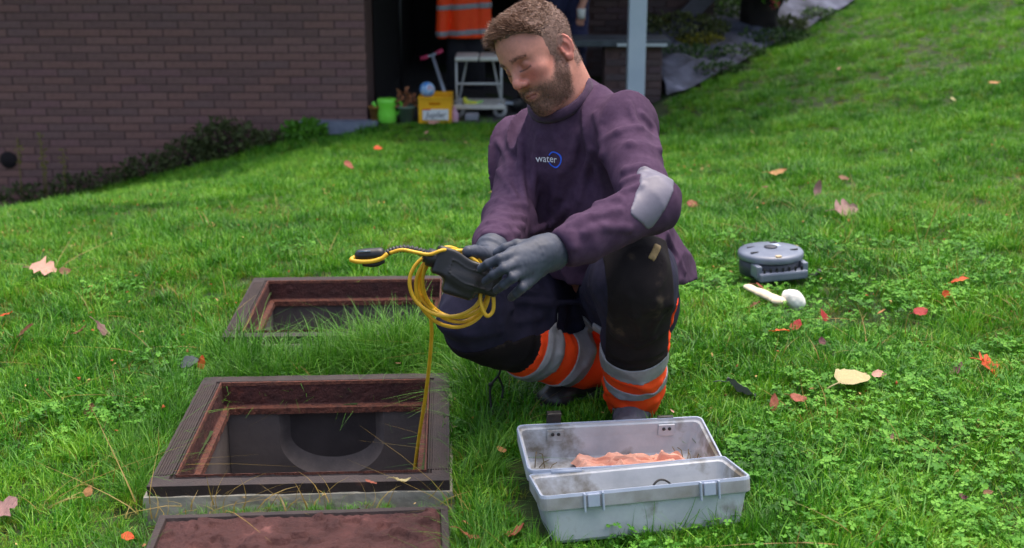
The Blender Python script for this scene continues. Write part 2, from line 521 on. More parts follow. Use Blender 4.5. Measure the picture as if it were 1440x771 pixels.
# the lifted cover lying in front
def cover():
    nl, nr = COVER_C
    ax = nrm(nr - nl); wd = np.linalg.norm(nr - nl) + .02
    mid = (nl + nr) / 2; back = np.array([-ax[1], ax[0], 0]); c = mid - back * (wd / 2)
    root = empty('manhole_cover', (c[0], c[1], 0.0), (0, 0, math.atan2(ax[1], ax[0])))
    tag(root, 'flaking rusty iron manhole cover lying face up in front of the open manhole', 'manhole cover')
    m_top = mat('flaking_rust_plate', lin(52, 32, 32), lin(80, 50, 48), 0.8, 14.0, 1.0, 110, c3=lin(118, 78, 74), spec=.25, fac=(0.3, 0.62), bdist=0.006)
    n = 130; h = wd / 2 - .014
    g = np.linspace(-h, h, n); X, Y = np.meshgrid(g, g, indexing='ij')
    p = np.stack([X.ravel(), Y.ravel(), np.zeros(n * n)], -1)
    z = .6 * vnoise(p * 26, 3) + .5 * np.abs(vnoise(p * 60, 5)) + .35 * vnoise(p * 130, 6)
    flake = np.where(vnoise(p * np.array([34, 52, 1]), 8) > .12, .006, 0.0)
    zz = .024 + .0065 * z + 1.9 * flake * (.5 + .5 * vnoise(p * 18, 9))
    edge = np.maximum(np.abs(X), np.abs(Y)).ravel() > h - .004
    zz[edge] = .02
    I = np.arange(n * n).reshape(n, n)
    F = np.stack([I[:-1, :-1], I[1:, :-1], I[1:, 1:], I[:-1, 1:]], -1).reshape(-1, 4)
    p[:, 2] = zz
    mesh_np('plate', p, F, m_top, root, smooth=True)
    e = tube_strip('edge_frame', [(2 * h - .01, 2 * h - .01, .012), (2 * h + .002, 2 * h + .002, .026), (wd, wd, .026), (wd + .004, wd + .004, -.03)], M_iron, root)
    rough(e, 0, .001, 50)
    return c, math.atan2(ax[1], ax[0]), wd
COVER = cover()

# ------------------------------------------------------------------ weed membrane over the foot of the bank
M_fabric = mat('weed_membrane', lin(48, 52, 62), lin(92, 97, 116), 0.85, 4.0, 0.6, 26, c3=lin(134, 140, 162), spec=.15, fac=(0.35, 0.65))
def membrane():
    n, k = 70, 26
    V = []
    for i in range(n):
        s = -.05 + 4.2 * i / (n - 1)
        for j in range(k):
            d = .02 + 1.5 * j / (k - 1)
            p = BANK_A + _bt * s + BANK_N * d
            q = np.array([[s * 2.4, d * 3.2, 0]])
            z = gz(p[0], p[1]) + .03 + .09 * float(vnoise(q, 2)[0]) * min(1, d * 4) + .07 * (1 - float(np.abs(vnoise(q * 2.3, 3))[0])) * min(1, d * 5)
            if p[0] < 1.19: p[0] = 1.19
            V.append((p[0], p[1], z))
    I = np.arange(n * k).reshape(n, k)
    F = np.stack([I[:-1, :-1], I[1:, :-1], I[1:, 1:], I[:-1, 1:]], -1).reshape(-1, 4)
    o = mesh_np('weed_membrane', V, F, M_fabric)
    tag(o, 'wrinkled grey weed membrane covering the foot of the planted bank', 'membrane')
membrane()
# ------------------------------------------------------------------ the brick house with its open garage
WY = 9.0
M_mortar = mat('dark_mortar', lin(84, 64, 62), lin(96, 74, 71), 0.95, 20, 0.4, 90)
def brick_mats(base):
    out = []
    for i, (dr, dg, db) in enumerate([(0, 0, 0), (8, 5, 4), (-7, -5, -4), (3, 0, 4), (6, 2, 0), (-4, -1, 1)]):
        c = lin(base[0] + dr, base[1] + dg, base[2] + db); c2 = lin(base[0] + dr + 12, base[1] + dg + 8, base[2] + db + 8)
        out.append(mat('brown_brick', c, c2, 0.85, 25, 0.5, 120))
    return out
BM = brick_mats((116, 88, 84))
BRICK_L, BRICK_H, BRICK_D = .212, .0500, .06
CL, CH = .2225, .0567
def brick_mesh(L, H, D, m, seed):
    bm = bmesh.new(); add_box(bm, (0, 0, 0), (L, D, H), bevel=0)
    rr = random.Random(seed)
    for v in bm.verts: v.co += Vector((rr.uniform(-.002, .002), rr.uniform(-.0015, .0015), rr.uniform(-.0012, .0012)))
    bmesh.ops.bevel(bm, geom=bm.edges[:], offset=.003, segments=1, affect='EDGES')
    me = bpy.data.meshes.new('brick'); bm.to_mesh(me); bm.free(); me.materials.append(m)
    return me
def lay_bricks(root, x0, x1, z0, z1, y, ny=-1, bricks_in_view=None, limit=300, shift=0, mats=None, proud=.004):
    """Stretcher bond on a face at depth y (facing -y): the ones that show largest as parts, the rest joined into one part."""
    protos = [brick_mesh(BRICK_L, BRICK_H, BRICK_D, (mats or BM)[i % 6], i) for i in range(12)]
    spots = []
    r = 0
    z = z0
    while z + BRICK_H <= z1 + 1e-6:
        x = x1 - BRICK_L / 2 - (CL / 2 if r % 2 else 0)
        if r % 2:
            spots.append((x1 - BRICK_L / 4 - .0, z + BRICK_H / 2, .47))
        while x - BRICK_L / 2 > x0:
            spots.append((x, z + BRICK_H / 2, 1.0)); x -= CL
        z += CH; r += 1
    def vis(s):
        d = np.array([s[0], y, s[1] - CAM_H]); fw = d[1] * _ct - d[2] * _st
        px = 720 + CAM_F * d[0] / fw; py = 385.5 - CAM_F * (d[1] * _st + d[2] * _ct) / fw
        return px > -10 and py > -4 and bricks_in_view(px, py)
    shown = [s for s in spots if vis(s)]
    rest = [s for s in spots if not vis(s)]
    random.Random(3).shuffle(shown)
    rest += shown[limit:]; shown = shown[:limit]
    k = 0
    for (x, z, sx) in shown:
        o = bpy.data.objects.new('brick', protos[k % 12]); k += 5 if k % 7 else 4
        o.location = (x, y - proud + BRICK_D / 2 + random.uniform(-.0015, .0015), z)
        o.scale = (sx, 1, 1)
        link(o, root)
    if rest:
        V, F, mi = [], [], []
        for (x, z, sx) in rest:
            b = len(V); hx, hz, yy = BRICK_L * sx / 2, BRICK_H / 2, y - proud + random.uniform(-.0015, .0015)
            V += [(x - hx, yy, z - hz), (x + hx, yy, z - hz), (x + hx, yy, z + hz), (x - hx, yy, z + hz),
                  (x - hx, yy + .02, z - hz), (x + hx, yy + .02, z - hz), (x + hx, yy + .02, z + hz), (x - hx, yy + .02, z + hz)]
            for f in ((0, 1, 2, 3), (0, 4, 5, 1), (1, 5, 6, 2), (2, 6, 7, 3), (3, 7, 4, 0)): F.append([b + q for q in f])
            mi += [random.randrange(6)] * 5
        o = mesh_np('brick_course', V, F, None, root, False)
        for m in (mats or BM): o.data.materials.append(m)
        o.data.polygons.foreach_set('material_index', np.array(mi, np.int32))
        o['kind'] = 'stuff'
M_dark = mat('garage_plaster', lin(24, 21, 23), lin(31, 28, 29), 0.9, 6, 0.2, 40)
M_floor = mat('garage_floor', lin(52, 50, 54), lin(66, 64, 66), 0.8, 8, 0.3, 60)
M_roof = mat('flat_roof', lin(80, 76, 78), lin(96, 92, 92), 0.9, 6, 0.3, 40)
M_step = mat('blue_stone', lin(104, 112, 130), lin(128, 134, 150), 0.6, 10, 0.3, 60)
M_vent_shade = mat('vent_shade', lin(28, 20, 24), rough=0.9)

house = empty('brick_house', (-1.05, WY, -.35))
tag(house, 'dark brown brick house with a wide open garage bay', 'house')
hx, hy, hz = house.location
def hbox(name, c, s, m): return box(name, (c[0] - hx, c[1] - hy, c[2] - hz), s, m, house)
hbox('wall', (-5.05, WY + .16, -.2), (8.0, .30, 4.5), M_mortar)
off = empty('tmp'); bpy.data.objects.remove(off)
class _Root: pass
lay = bpy.data.objects
def shifted_lay(root, *a, **k):
    before = set(o.name for o in root.children)
    lay_bricks(root, *a, **k)
    for o in root.children:
        if o.name not in before: o.location = o.location - root.location
VENT = P(12, 225, WY)
shifted_lay(house, -9.0, -1.05, -2.4, 2.0, WY + .011, bricks_in_view=lambda px, py: py < 172 + max(0, 505 - px) * .24 and math.hypot(px - 12, py - 225) > 4)
# jamb return, side walls, back, floor and roof of the garage
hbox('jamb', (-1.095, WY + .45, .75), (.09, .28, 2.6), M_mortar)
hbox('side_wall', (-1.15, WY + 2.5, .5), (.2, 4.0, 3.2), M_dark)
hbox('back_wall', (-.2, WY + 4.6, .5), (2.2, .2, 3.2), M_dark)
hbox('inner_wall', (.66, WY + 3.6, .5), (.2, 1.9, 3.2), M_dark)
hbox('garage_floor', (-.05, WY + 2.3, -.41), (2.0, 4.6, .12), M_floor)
hbox('roof', (-3.4, WY + 2.2, 1.98), (11.4, 6.4, .24), M_roof)
hbox('doorstep', (-1.25, WY - .03, -.375), (.56, .14, .09), M_step)
# the wall right of the bay stands farther back
hbox('rear_wall', (1.20, WY + 2.71, .3), (1.3, .18, 3.6), M_mortar)
BM2 = brick_mats((84, 70, 70))
def rear_bricks():
    shifted_lay(house, .55, 1.85, -.5, 2.0, WY + 2.61, bricks_in_view=lambda px, py: False, mats=BM2)
rear_bricks()
v = VENT
V_, F_ = tube_arrays([(v[0] - hx, WY - .010 - hy, v[2] - hz), (v[0] - hx, WY - .002 - hy, v[2] - hz), (v[0] - hx, WY + .006 - hy, v[2] - hz)], [.058, .062, .062], 20)
mesh_np('vent_shade_disc', V_, F_, M_vent_shade, house)  # solid near-black disc on the wall face, painted as the opening's shade

# post carrying the roof's free edge
M_post = mat('pale_blue_paint', lin(178, 190, 204), lin(190, 200, 212), 0.45, 4, 0.05, 40)
pp = P(894, 100, 8.75)
post = empty('roof_post', (pp[0], 8.75, gz(pp[0], 8.75)))
tag(post, 'pale blue-grey painted metal post in front of the low brick wall', 'post')
box('shaft', (0, 0, 1.15), (.122, .122, 2.3), M_post, post, bevel=.01)
box('base_plate', (0, 0, .012), (.2, .2, .024), M_post, post)

# low garden wall with its coping
gx0, gx1 = 0.70, 1.15; gy = 9.62
lw = empty('garden_wall', (.93, gy, -.34))
tag(lw, 'low brick garden wall with a slate coping behind the pale post', 'wall')
g0 = lw.location.copy()
ztop = float(P(890, 66, gy)[2])
box('core', (.93 - g0.x, .19, (ztop - .5) / 2 - g0.z), (.43, .3, ztop + .5), M_mortar, lw)
def lw_bricks():
    shifted_lay(lw, .69, 1.155, -.36, ztop, gy + .035, bricks_in_view=lambda px, py: True, mats=BM2)
lw_bricks()
M_slate = mat('slate_coping', lin(62, 68, 74), lin(84, 90, 98), 0.5, 10, 0.2, 60)
box('coping', (.84 - g0.x, .19, ztop + .028 - g0.z), (.74, .44, .05), M_slate, lw, bevel=.006)
M_strip = mat('zinc_strip', lin(196, 204, 208), lin(214, 220, 224), 0.35, 8, 0, 1)
box('coping_strip', (.99 - g0.x, -.038, ztop + .018 - g0.z), (.38, .012, .022), M_strip, lw)

# dark board laid up the slope against the rear wall
a, b = P(922, 66, 11.3), P(992, -4, 11.45)
dv = nrm(b - a); bm = bmesh.new()
M = Matrix.Translation(V3((a + b) / 2)) @ Vector((1, 0, 0)).rotation_difference(V3(dv)).to_matrix().to_4x4()
add_box(bm, (0.1, 0, 0), (np.linalg.norm(b - a) + .7, .05, .16), M, .004)
brd = bm_obj('edging_board', bm, mat('tarred_board', lin(50, 50, 62), lin(66, 66, 80), 0.6, 8, 0.3, 40, stretch=(1, 8, 8)))
tag(brd, 'dark tarred board sloping up the bank against the rear brick wall', 'board')
# ------------------------------------------------------------------ the open grey toolbox (two shells hinged in the middle)
M_box = mat('scuffed_grey_plastic', lin(166, 171, 178), lin(184, 188, 194), 0.55, 8.0, 0.2, 60, c3=lin(116, 110, 98), fac=(.36, .52))
M_box_edge = mat('grey_plastic_rim', lin(150, 162, 182), lin(164, 174, 192), 0.45, 20, 0.1, 60, c3=lin(130, 130, 126), fac=(0.35, 0.66))
M_grime = mat('grimy_plastic', lin(118, 114, 106), lin(160, 162, 166), 0.6, 10, 0.2, 80, c3=lin(92, 86, 72), fac=(0.3, 0.6))
M_black = mat('black_plastic', lin(26, 26, 28), lin(34, 34, 37), 0.45, 30, 0.2, 150)
def rrect(w, d, r, n=5):
    pts = []
    for cx, cy, a0 in ((w / 2 - r, d / 2 - r, 0), (-w / 2 + r, d / 2 - r, 90), (-w / 2 + r, -d / 2 + r, 180), (w / 2 - r, -d / 2 + r, 270)):
        for k in range(n + 1):
            a = R(a0 + 90 * k / n); pts.append((cx + r * math.cos(a), cy + r * math.sin(a)))
    return pts
def loft(name, rings, m, parent, cap0=False, cap1=False, smooth=False):
    V, F = [], []; n = len(rings[0][0])
    for pts, z in rings: V += [(x, y, z) for x, y in pts]
    for i in range(len(rings) - 1):
        for j in range(n): F.append([i * n + j, i * n + (j + 1) % n, (i + 1) * n + (j + 1) % n, (i + 1) * n + j])
    if cap0: F.append(list(range(n))[::-1])
    if cap1: F.append([(len(rings) - 1) * n + j for j in range(n)])
    return mesh_np(name, V, F, m, parent, smooth)
TB_L, TB_D = .388, .165
def tray(parent, H, t=.004):
    """shell from the outside bottom up over the rim and down to the inside bottom; z = 0 at the rim"""
    W, D = TB_L, TB_D
    return [(rrect(W - .046, D - .030, .010), -H), (rrect(W - .034, D - .020, .014), -H + .006), (rrect(W - .012, D - .008, .014), -.030),
            (rrect(W - .011, D - .0075, .014), -.029), (rrect(W, D, .014), -.027), (rrect(W + .002, D + .002, .014), -.003), (rrect(W, D, .014), 0),
            (rrect(W - .006, D - .006, .012), 0), (rrect(W - .008, D - .008, .012), -.004), (rrect(W - .016, D - .014, .012), -.007),
            (rrect(W - .022, D - .018, .012), -.03), (rrect(W - .044, D - .032, .010), -H + .008), (rrect(W - .05, D - .038, .008), -H + .004)]
def toolbox():
    hl, hr = P(742, 663, 2.192), P(1019, 648, 2.246)
    ax = nrm(hr - hl); mid = (hl + hr) / 2
    back = nrm(np.cross([0, 0, 1], ax)); up = np.cross(ax, back)
    root = empty('toolbox', (mid[0], mid[1], 0))
    tag(root, 'open grey plastic toolbox hinged flat on the grass with an orange cloth inside', 'toolbox')
    base = Matrix.Translation(V3(root.location))
    def half(name, sign, tilt, roll, H, hingez):
        Mx = Matrix((ax, back, up)).transposed().to_4x4()
        T = Matrix.Translation((0, 0, hingez)) @ Mx @ Matrix.Rotation(roll, 4, 'Y') @ Matrix.Rotation(tilt, 4, 'X') @ Matrix.Translation((0, sign * TB_D / 2, 0))
        o = loft(name, tray(None, H), M_box, root, cap0=True, cap1=True)
        o.matrix_local = T
        return o
    rear = half('rear_shell', 1, R(9), R(0), .080, mid[2] - .0)
    front = half('front_shell', -1, R(-11), R(-2.5), .092, mid[2] + .001)
    for sh in (rear, front):
        r1 = loft('rim', [(rrect(TB_L + .0035, TB_D + .0035, .015), -.004), (rrect(TB_L + .001, TB_D + .001, .014), .0015), (rrect(TB_L - .005, TB_D - .005, .012), .0015), (rrect(TB_L - .0075, TB_D - .0075, .012), -.003)], M_box_edge, sh)
    # skirt band and latch keepers along the front shell's outer edge
    sk = loft('skirt', [(rrect(TB_L + .0036, TB_D + .0036, .0155), -.004), (rrect(TB_L + .003, TB_D + .003, .015), -.0255), (rrect(TB_L - .008, TB_D - .006, .014), -.0275)], M_grime, front)
    for x in (-.10, .115):
        bm = bmesh.new()
        add_box(bm, (x, -TB_D / 2 - .004, -.013), (.022, .006, .024), None, .0015)
        for s in (-1, 1): add_box(bm, (x + s * .017, -TB_D / 2 - .005, -.016), (.0035, .009, .034), None, .001)
        bm_obj('latch_keeper', bm, M_box_edge, front)
    # plates with two screws and the standing latch on the rear shell
    for x, latch in ((-.115, True), (.118, False)):
        pl = box('latch_plate', (x, TB_D / 2 - .0125, -.020), (.034, .004, .026), M_box, rear, .001)
        for s in (-1, 1):
            V, F = tube_arrays([(x + s * .006, TB_D / 2 - .0144, -.016), (x + s * .006, TB_D / 2 - .0166, -.016)], .0036, 10)
            mesh_np('screw', V, F, M_black, rear)
        bm = bmesh.new()
        if latch:
            add_box(bm, (x - .002, TB_D / 2 + .004, .011), (.030, .007, .026), None, .0015)
            add_box(bm, (x - .002, TB_D / 2 + .002, .024), (.030, .014, .005), None, .0015)
        else:
            add_box(bm, (x, TB_D / 2 + .003, .001), (.034, .008, .006), None, .0015)
        bm_obj('latch', bm, M_black, rear)
    for x in (-.12, .03, .13):
        V, F = tube_arrays([(x - .03, 0, mid[2] - .004), (x + .03, 0, mid[2] - .004)], .0045, 8)
        V = np.array([ax * q[0] + back * q[1] + np.array([0, 0, q[2]]) for q in V])
        mesh_np('hinge', V, F, M_box_edge, root)
    return root, rear, front, ax, back, mid
TBX, TB_REAR, TB_FRONT, TB_AX, TB_BACK, TB_MID = toolbox()
bpy.context.view_layer.update()
# crumpled cloth on the rear shell's floor
def cloth():
    m = mat('salmon_cloth', lin(218, 150, 124), lin(232, 172, 148), 0.9, 30, 0.3, 400, sheen=.3)
    n, k = 80, 50; V = []
    T = TB_REAR.matrix_world
    for i in range(n):
        for j in range(k):
            u, v = i / (n - 1), j / (k - 1)
            p = np.array([[u * 5.2, v * 3.4, .3]])
            h = .016 + .040 * abs(float(vnoise(p, 4)[0])) + .012 * (1 - abs(float(vnoise(p * np.array([[1.6, 3.0, 1]]), 6)[0]))) ** 3
            e = min(u, 1 - u, v, 1 - v); h *= min(1, .25 + e * 7)
            x = -.085 + .235 * u + .012 * float(vnoise(p * 1.7, 12)[0]); y = -.045 + .085 * v - .02 * (u - .5) + .014 * float(vnoise(p * 1.5, 13)[0])
            V.append(T @ Vector((x, y, -.076 + h)))
    I = np.arange(n * k).reshape(n, k)
    F = np.stack([I[:-1, :-1], I[1:, :-1], I[1:, 1:], I[:-1, 1:]], -1).reshape(-1, 4)
    o = mesh_np('cloth', [tuple(v) for v in V], F, m)
    tag(o, 'crumpled salmon orange cloth lying inside the rear half of the toolbox', 'cloth')
cloth()
def ring_in_box():
    T = TB_FRONT.matrix_world
    pts = [T @ Vector((.055 + .03 * math.cos(a), .01 + .028 * math.sin(a), -.074 + .052 * max(0, math.sin(a)))) for a in np.linspace(-.4, 3.6, 30)]
    o = tube('cable_loop', [tuple(p) for p in pts], .0022, M_black)
    tag(o, 'thin black cable loop showing above the rim of the front toolbox half', 'cable')
ring_in_box()
def twigs():
    m = mat('dead_straw', lin(120, 100, 60), lin(84, 76, 44), 0.9, 30)
    T = TB_REAR.matrix_world
    for cx, n, lab in ((-.155, 7, 'dry grass stalks in the left corner of the toolbox'), (.150, 8, 'dry grass stalks in the right corner of the toolbox')):
        Vs, Fs = [], []
        for q in range(n):
            x, y = cx + random.uniform(-.02, .016), random.uniform(-.05, .03); a = random.uniform(0, 3.1); l = random.uniform(.02, .04)
            p = [T @ Vector((x + l * t * math.cos(a), y + l * t * math.sin(a), -.068 + .012 * math.sin(t * 3) + t * random.uniform(0, .02))) for t in (0, .5, 1)]
            V, F = tube_arrays([tuple(v) for v in p], .0009, 4)
            Fs += [[i + sum(len(v) for v in Vs) for i in f] for f in F]; Vs.append(V)
        o = mesh_np('straw', np.concatenate(Vs), Fs, m); tag(o, lab, 'straw')
twigs()

# ------------------------------------------------------------------ the round reel on the lawn
M_reel = mat('slate_plastic', lin(98, 106, 124), lin(116, 124, 140), 0.32, 12, 0.1, 60)
M_reel_d = mat('dark_slate_plastic', lin(44, 48, 58), lin(56, 60, 70), 0.5, 12, 0.1, 60)
M_sticker = mat('pale_sticker', lin(186, 200, 222), lin(196, 208, 228), 0.3, 20)
M_buff = mat('buff_knob', lin(196, 170, 130), lin(206, 184, 146), 0.6, 40)
def reel():
    c = on_ground(1084, 397); c[2] = gz(c[0], c[1]) + .022
    r = .098
    root = empty('cable_reel', (c[0], c[1] + .02, c[2] + .004), (R(0), R(-2), R(12)))
    tag(root, 'round slate grey cable reel case lying on the lawn', 'reel')
    lathe('drum', [(0, 0), (r * .9, 0), (r * .97, .006), (r * .97, .048), (r * .9, .05), (0, .05)], M_reel_d, root, 40)
    lathe('lid', [(r * .9, .050), (r * 1.0, .051), (r * 1.02, .056), (r * 1.02, .066), (r * .98, .072), (r * .86, .074), (r * .5, .079), (0, .081)], M_reel, root, 44)
    bm = bmesh.new()
    add_box(bm, (0, -r * .84, .016), (.155, .05, .026), None, .006)
    for s in (-1, 1): add_box(bm, (s * .074, -r * .6, .030), (.018, .07, .04), None, .005)
    bm_obj('handle', bm, M_reel, root)
    M = Matrix.Rotation(R(4), 4, 'X')
    box('sticker', (.018, .020, .0795), (.036, .026, .002), M_sticker, root)
    for a, rr in ((150, .06), (205, .072), (330, .07), (60, .07)):
        b = box('slot', (rr * math.cos(R(a)), rr * math.sin(R(a)), .0775), (.024, .006, .003), M_black, root, M=None)
    for a in np.linspace(0, 2 * math.pi, 10)[:-1]: pass
    box('knob', (-.012, -r * .88, .070), (.018, .014, .016), M_buff, root, .003)
    lathe('hub', [(.02, .079), (.02, .084), (.012, .085), (0, .085)], M_reel_d, root, 20)
    for x in np.linspace(-.06, .06, 7):
        box('slot', (x, -r * .985, .03), (.004, .006, .022), M_black, root)
    return np.array(root.location)
REEL = reel()
q = on_ground(1140, 394); q[2] += .012
o = tube('strap_end', spline([q + np.array([-.04, .03, -.012]), q, q + np.array([.018, .002, .008]), q + np.array([.03, .004, .012])], 16), [.008] * 12 + [.012] * 4, M_black)
tag(o, 'short black strap end lying in the grass right of the reel', 'strap')

# ------------------------------------------------------------------ small pale things in front of the reel
M_white = mat('chalky_white', lin(224, 222, 214), lin(238, 238, 234), 0.8, 30, 0.3, 90)
M_bone = mat('pale_wood', lin(204, 188, 160), lin(222, 208, 184), 0.8, 24, 0.3, 90, stretch=(1, 6, 6))
c = on_ground(1115, 438); c[2] += .014; FUNGUS = c
def white_lump(p): return smin(smin(ell(p, c + np.array([.002, 0, .022]), (.025, .024, .026)), ell(p, c + np.array([-.014, .006, .03]), (.02, .02, .019)), .01), ell(p, c + np.array([.012, -.002, .012]), (.022, .021, .022)), .01) + .0015 * vnoise(p * 90, 3)
o = sdf_obj('fungus', white_lump, c + np.array([-.05, -.04, -.02]), c + np.array([.05, .04, .07]), .0022, M_white)
tag(o, 'white rounded fungus standing in the grass in front of the reel', 'fungus')
a, b = on_ground(1052, 424), on_ground(1093, 439); a[2] += .045; b[2] += .034; CHIP = (a, b)
def stick(p): return np.maximum(rc(p * np.array([1, 1, 2.2], np.float32), a * [1, 1, 2.2], b * [1, 1, 2.2], .018, .022), -(p[:, 2] - (a[2] - .02)) * 1.0) * .6 + .003 * vnoise(p * 45, 2)
o = sdf_obj('wood_chip', stick, np.minimum(a, b) - .04, np.maximum(a, b) + .04, .0025, M_bone)
tag(o, 'pale flat piece of wood lying beside the white fungus', 'wood chip')

# black cord hanging from the squatting man's trouser leg
M_cord = mat('black_cord', lin(18, 20, 18), rough=.8)
o = tube('cord', spline([P(706, 512, 2.62), P(701, 528, 2.62), P(690, 543, 2.61), P(690, 565, 2.60), P(694, 590, 2.58)], 30), .0026, M_cord)
tag(o, 'thin black cord hanging into the grass below the bent knee, knotted halfway', 'cord')
tube('loose_end', spline([P(701, 530, 2.62), P(707, 545, 2.62), P(706, 560, 2.61)], 14), .0024, M_cord, o)
k = P(690, 541, 2.61)
mesh_np('knot', *sdf_arrays(lambda p: ell(p, k, (.006, .006, .005)), [axis_pts(k[i] - .01, k[i] + .01, .0015) for i in range(3)]), M_cord, o)

# ------------------------------------------------------------------ garage contents
fz = -.35
M_y = mat('yellow_crate_plastic', lin(236, 170, 10), lin(244, 182, 26), 0.45, 10, 0.1, 60)
M_label = mat('white_crate_label', lin(226, 226, 226), rough=.5)
M_ink = mat('dark_lettering', lin(40, 48, 66), rough=.6)
M_red = mat('red_print', lin(206, 40, 40), rough=.5)
def text_mesh(body, size, shear=0.0):
    cu = bpy.data.curves.new('text', 'FONT'); cu.body = body; cu.size = size; cu.shear = shear
    cu.align_x = 'CENTER'; cu.align_y = 'CENTER'; cu.resolution_u = 3
    o = bpy.data.objects.new('text', cu); COL.objects.link(o)
    dg = bpy.context.evaluated_depsgraph_get(); ev = o.evaluated_get(dg)
    me = ev.to_mesh()
    V = np.array([tuple(v.co) for v in me.vertices]); F = [list(p.vertices) for p in me.polygons]
    ev.to_mesh_clear(); bpy.data.objects.remove(o)
    return V, F
def crate():
    L, D, H = .238, .30, .190
    c = P(612, 172, 8.93); fz = -.345
    root = empty('beer_crate', (c[0], c[1] + D / 2, fz))
    tag(root, 'yellow plastic beer crate with a white label under the small ball', 'crate')
    bm = bmesh.new()
    t = .012
    yf = -D / 2
    # front with its hand hole, built from strips
    hh, hw, hzc = .022, .085, H * .74
    add_box(bm, (0, yf + t / 2, (hzc - hh / 2) / 2), (L, t, hzc - hh / 2))
    add_box(bm, (0, yf + t / 2, (hzc + hh / 2 + H) / 2), (L, t, H - hzc - hh / 2))
    for s in (-1, 1): add_box(bm, (s * (L + hw) / 4, yf + t / 2, hzc), ((L - hw) / 2, t, hh))
    add_box(bm, (0, -yf - t / 2, H / 2), (L, t, H))
    for s in (-1, 1): add_box(bm, (s * (L / 2 - t / 2), 0, H / 2), (t, D - 2 * t, H))
    add_box(bm, (0, 0, .01), (L - 2 * t, D - 2 * t, .012))
    add_box(bm, (0, yf - .004, H - .008), (L + .006, .008, .014))
    bm_obj('body', bm, M_y, root)
    lb = box('label', (.004, yf - .004, H * .33), (.186, .006, .078), M_label, root)
    V, F = text_mesh('Jupiler', .060, .25)
    W = np.stack([V[:, 0] * .92 + .004, np.full(len(V), yf - .0085), V[:, 1] + H * .32], -1)
    mesh_np('lettering', W, F, M_ink, lb, False)
    box('red_band', (.004 - .065, yf - .0078, H * .33 + .037), (.06, .002, .008), M_red, lb)
    return root, c
CR, cc = crate()
bpos = P(601, 132, 9.02); br = .056
m_ball = mat('printed_ball', lin(70, 140, 214), lin(176, 210, 236), 0.3, 14, c3=lin(190, 60, 60), fac=(0.42, 0.56))
o = lathe('ball', [(br * math.sin(t), -br * math.cos(t)) for t in np.linspace(0.001, math.pi - .001, 17)], m_ball, None, 24, (0, 0, 0))
o.location = (bpos[0], bpos[1], -.345 + .190 + br * .72)
tag(o, 'small blue and white printed ball resting on the yellow crate', 'ball')
# scooter leaning behind the crate
M_alu = mat('scooter_alloy', lin(158, 168, 178), lin(178, 186, 196), 0.35, 10, metal=.4)
M_pink = mat('pink_grip', lin(168, 38, 78), lin(186, 54, 92), 0.6, 30)
def scooter():
    ht, hb = P(608, 78, 9.42), P(629, 142, 9.30); d = nrm(hb - ht)
    foot = hb + d * ((hb[2] + .345 - .05) / -d[2])
    root = empty('kick_scooter', (foot[0], foot[1], -.345))
    tag(root, "child's silver kick scooter with pink grips leaning behind the yellow crate", 'scooter')
    o_ = np.array(root.location)
    tube('stem', [ht - o_, hb - o_, foot - o_], [.012, .016, .018], M_alu, root, 12)
    gl, gr = P(591, 83, 9.40), P(622, 71, 9.46)
    tube('handlebar', [gl - o_, ht - o_, gr - o_], .009, M_alu, root, 10)
    for e in (gl, gr): tube('grip', [e - o_ , e - o_ + (ht - e) * .62], .0165, M_pink, root, 10)
    for pp_ in (foot, foot + np.array([.5, .18, 0])):
        cx = pp_ - o_ + np.array([0, 0, 0.0]); cx[2] = .055
        V, F = tube_arrays([cx + np.array([.007, -.018, 0]), cx + np.array([-.007, .018, 0])], .055, 20)
        mesh_np('wheel', V, F, M_black, root)
    bm = bmesh.new(); M = Matrix.Translation(V3(np.array([.25, .09, .075]))) @ Matrix.Rotation(math.atan2(.18, .5), 4, 'Z')
    add_box(bm, (0, 0, 0), (.44, .10, .022), M, .005); bm_obj('deck', bm, M_alu, root)
scooter()
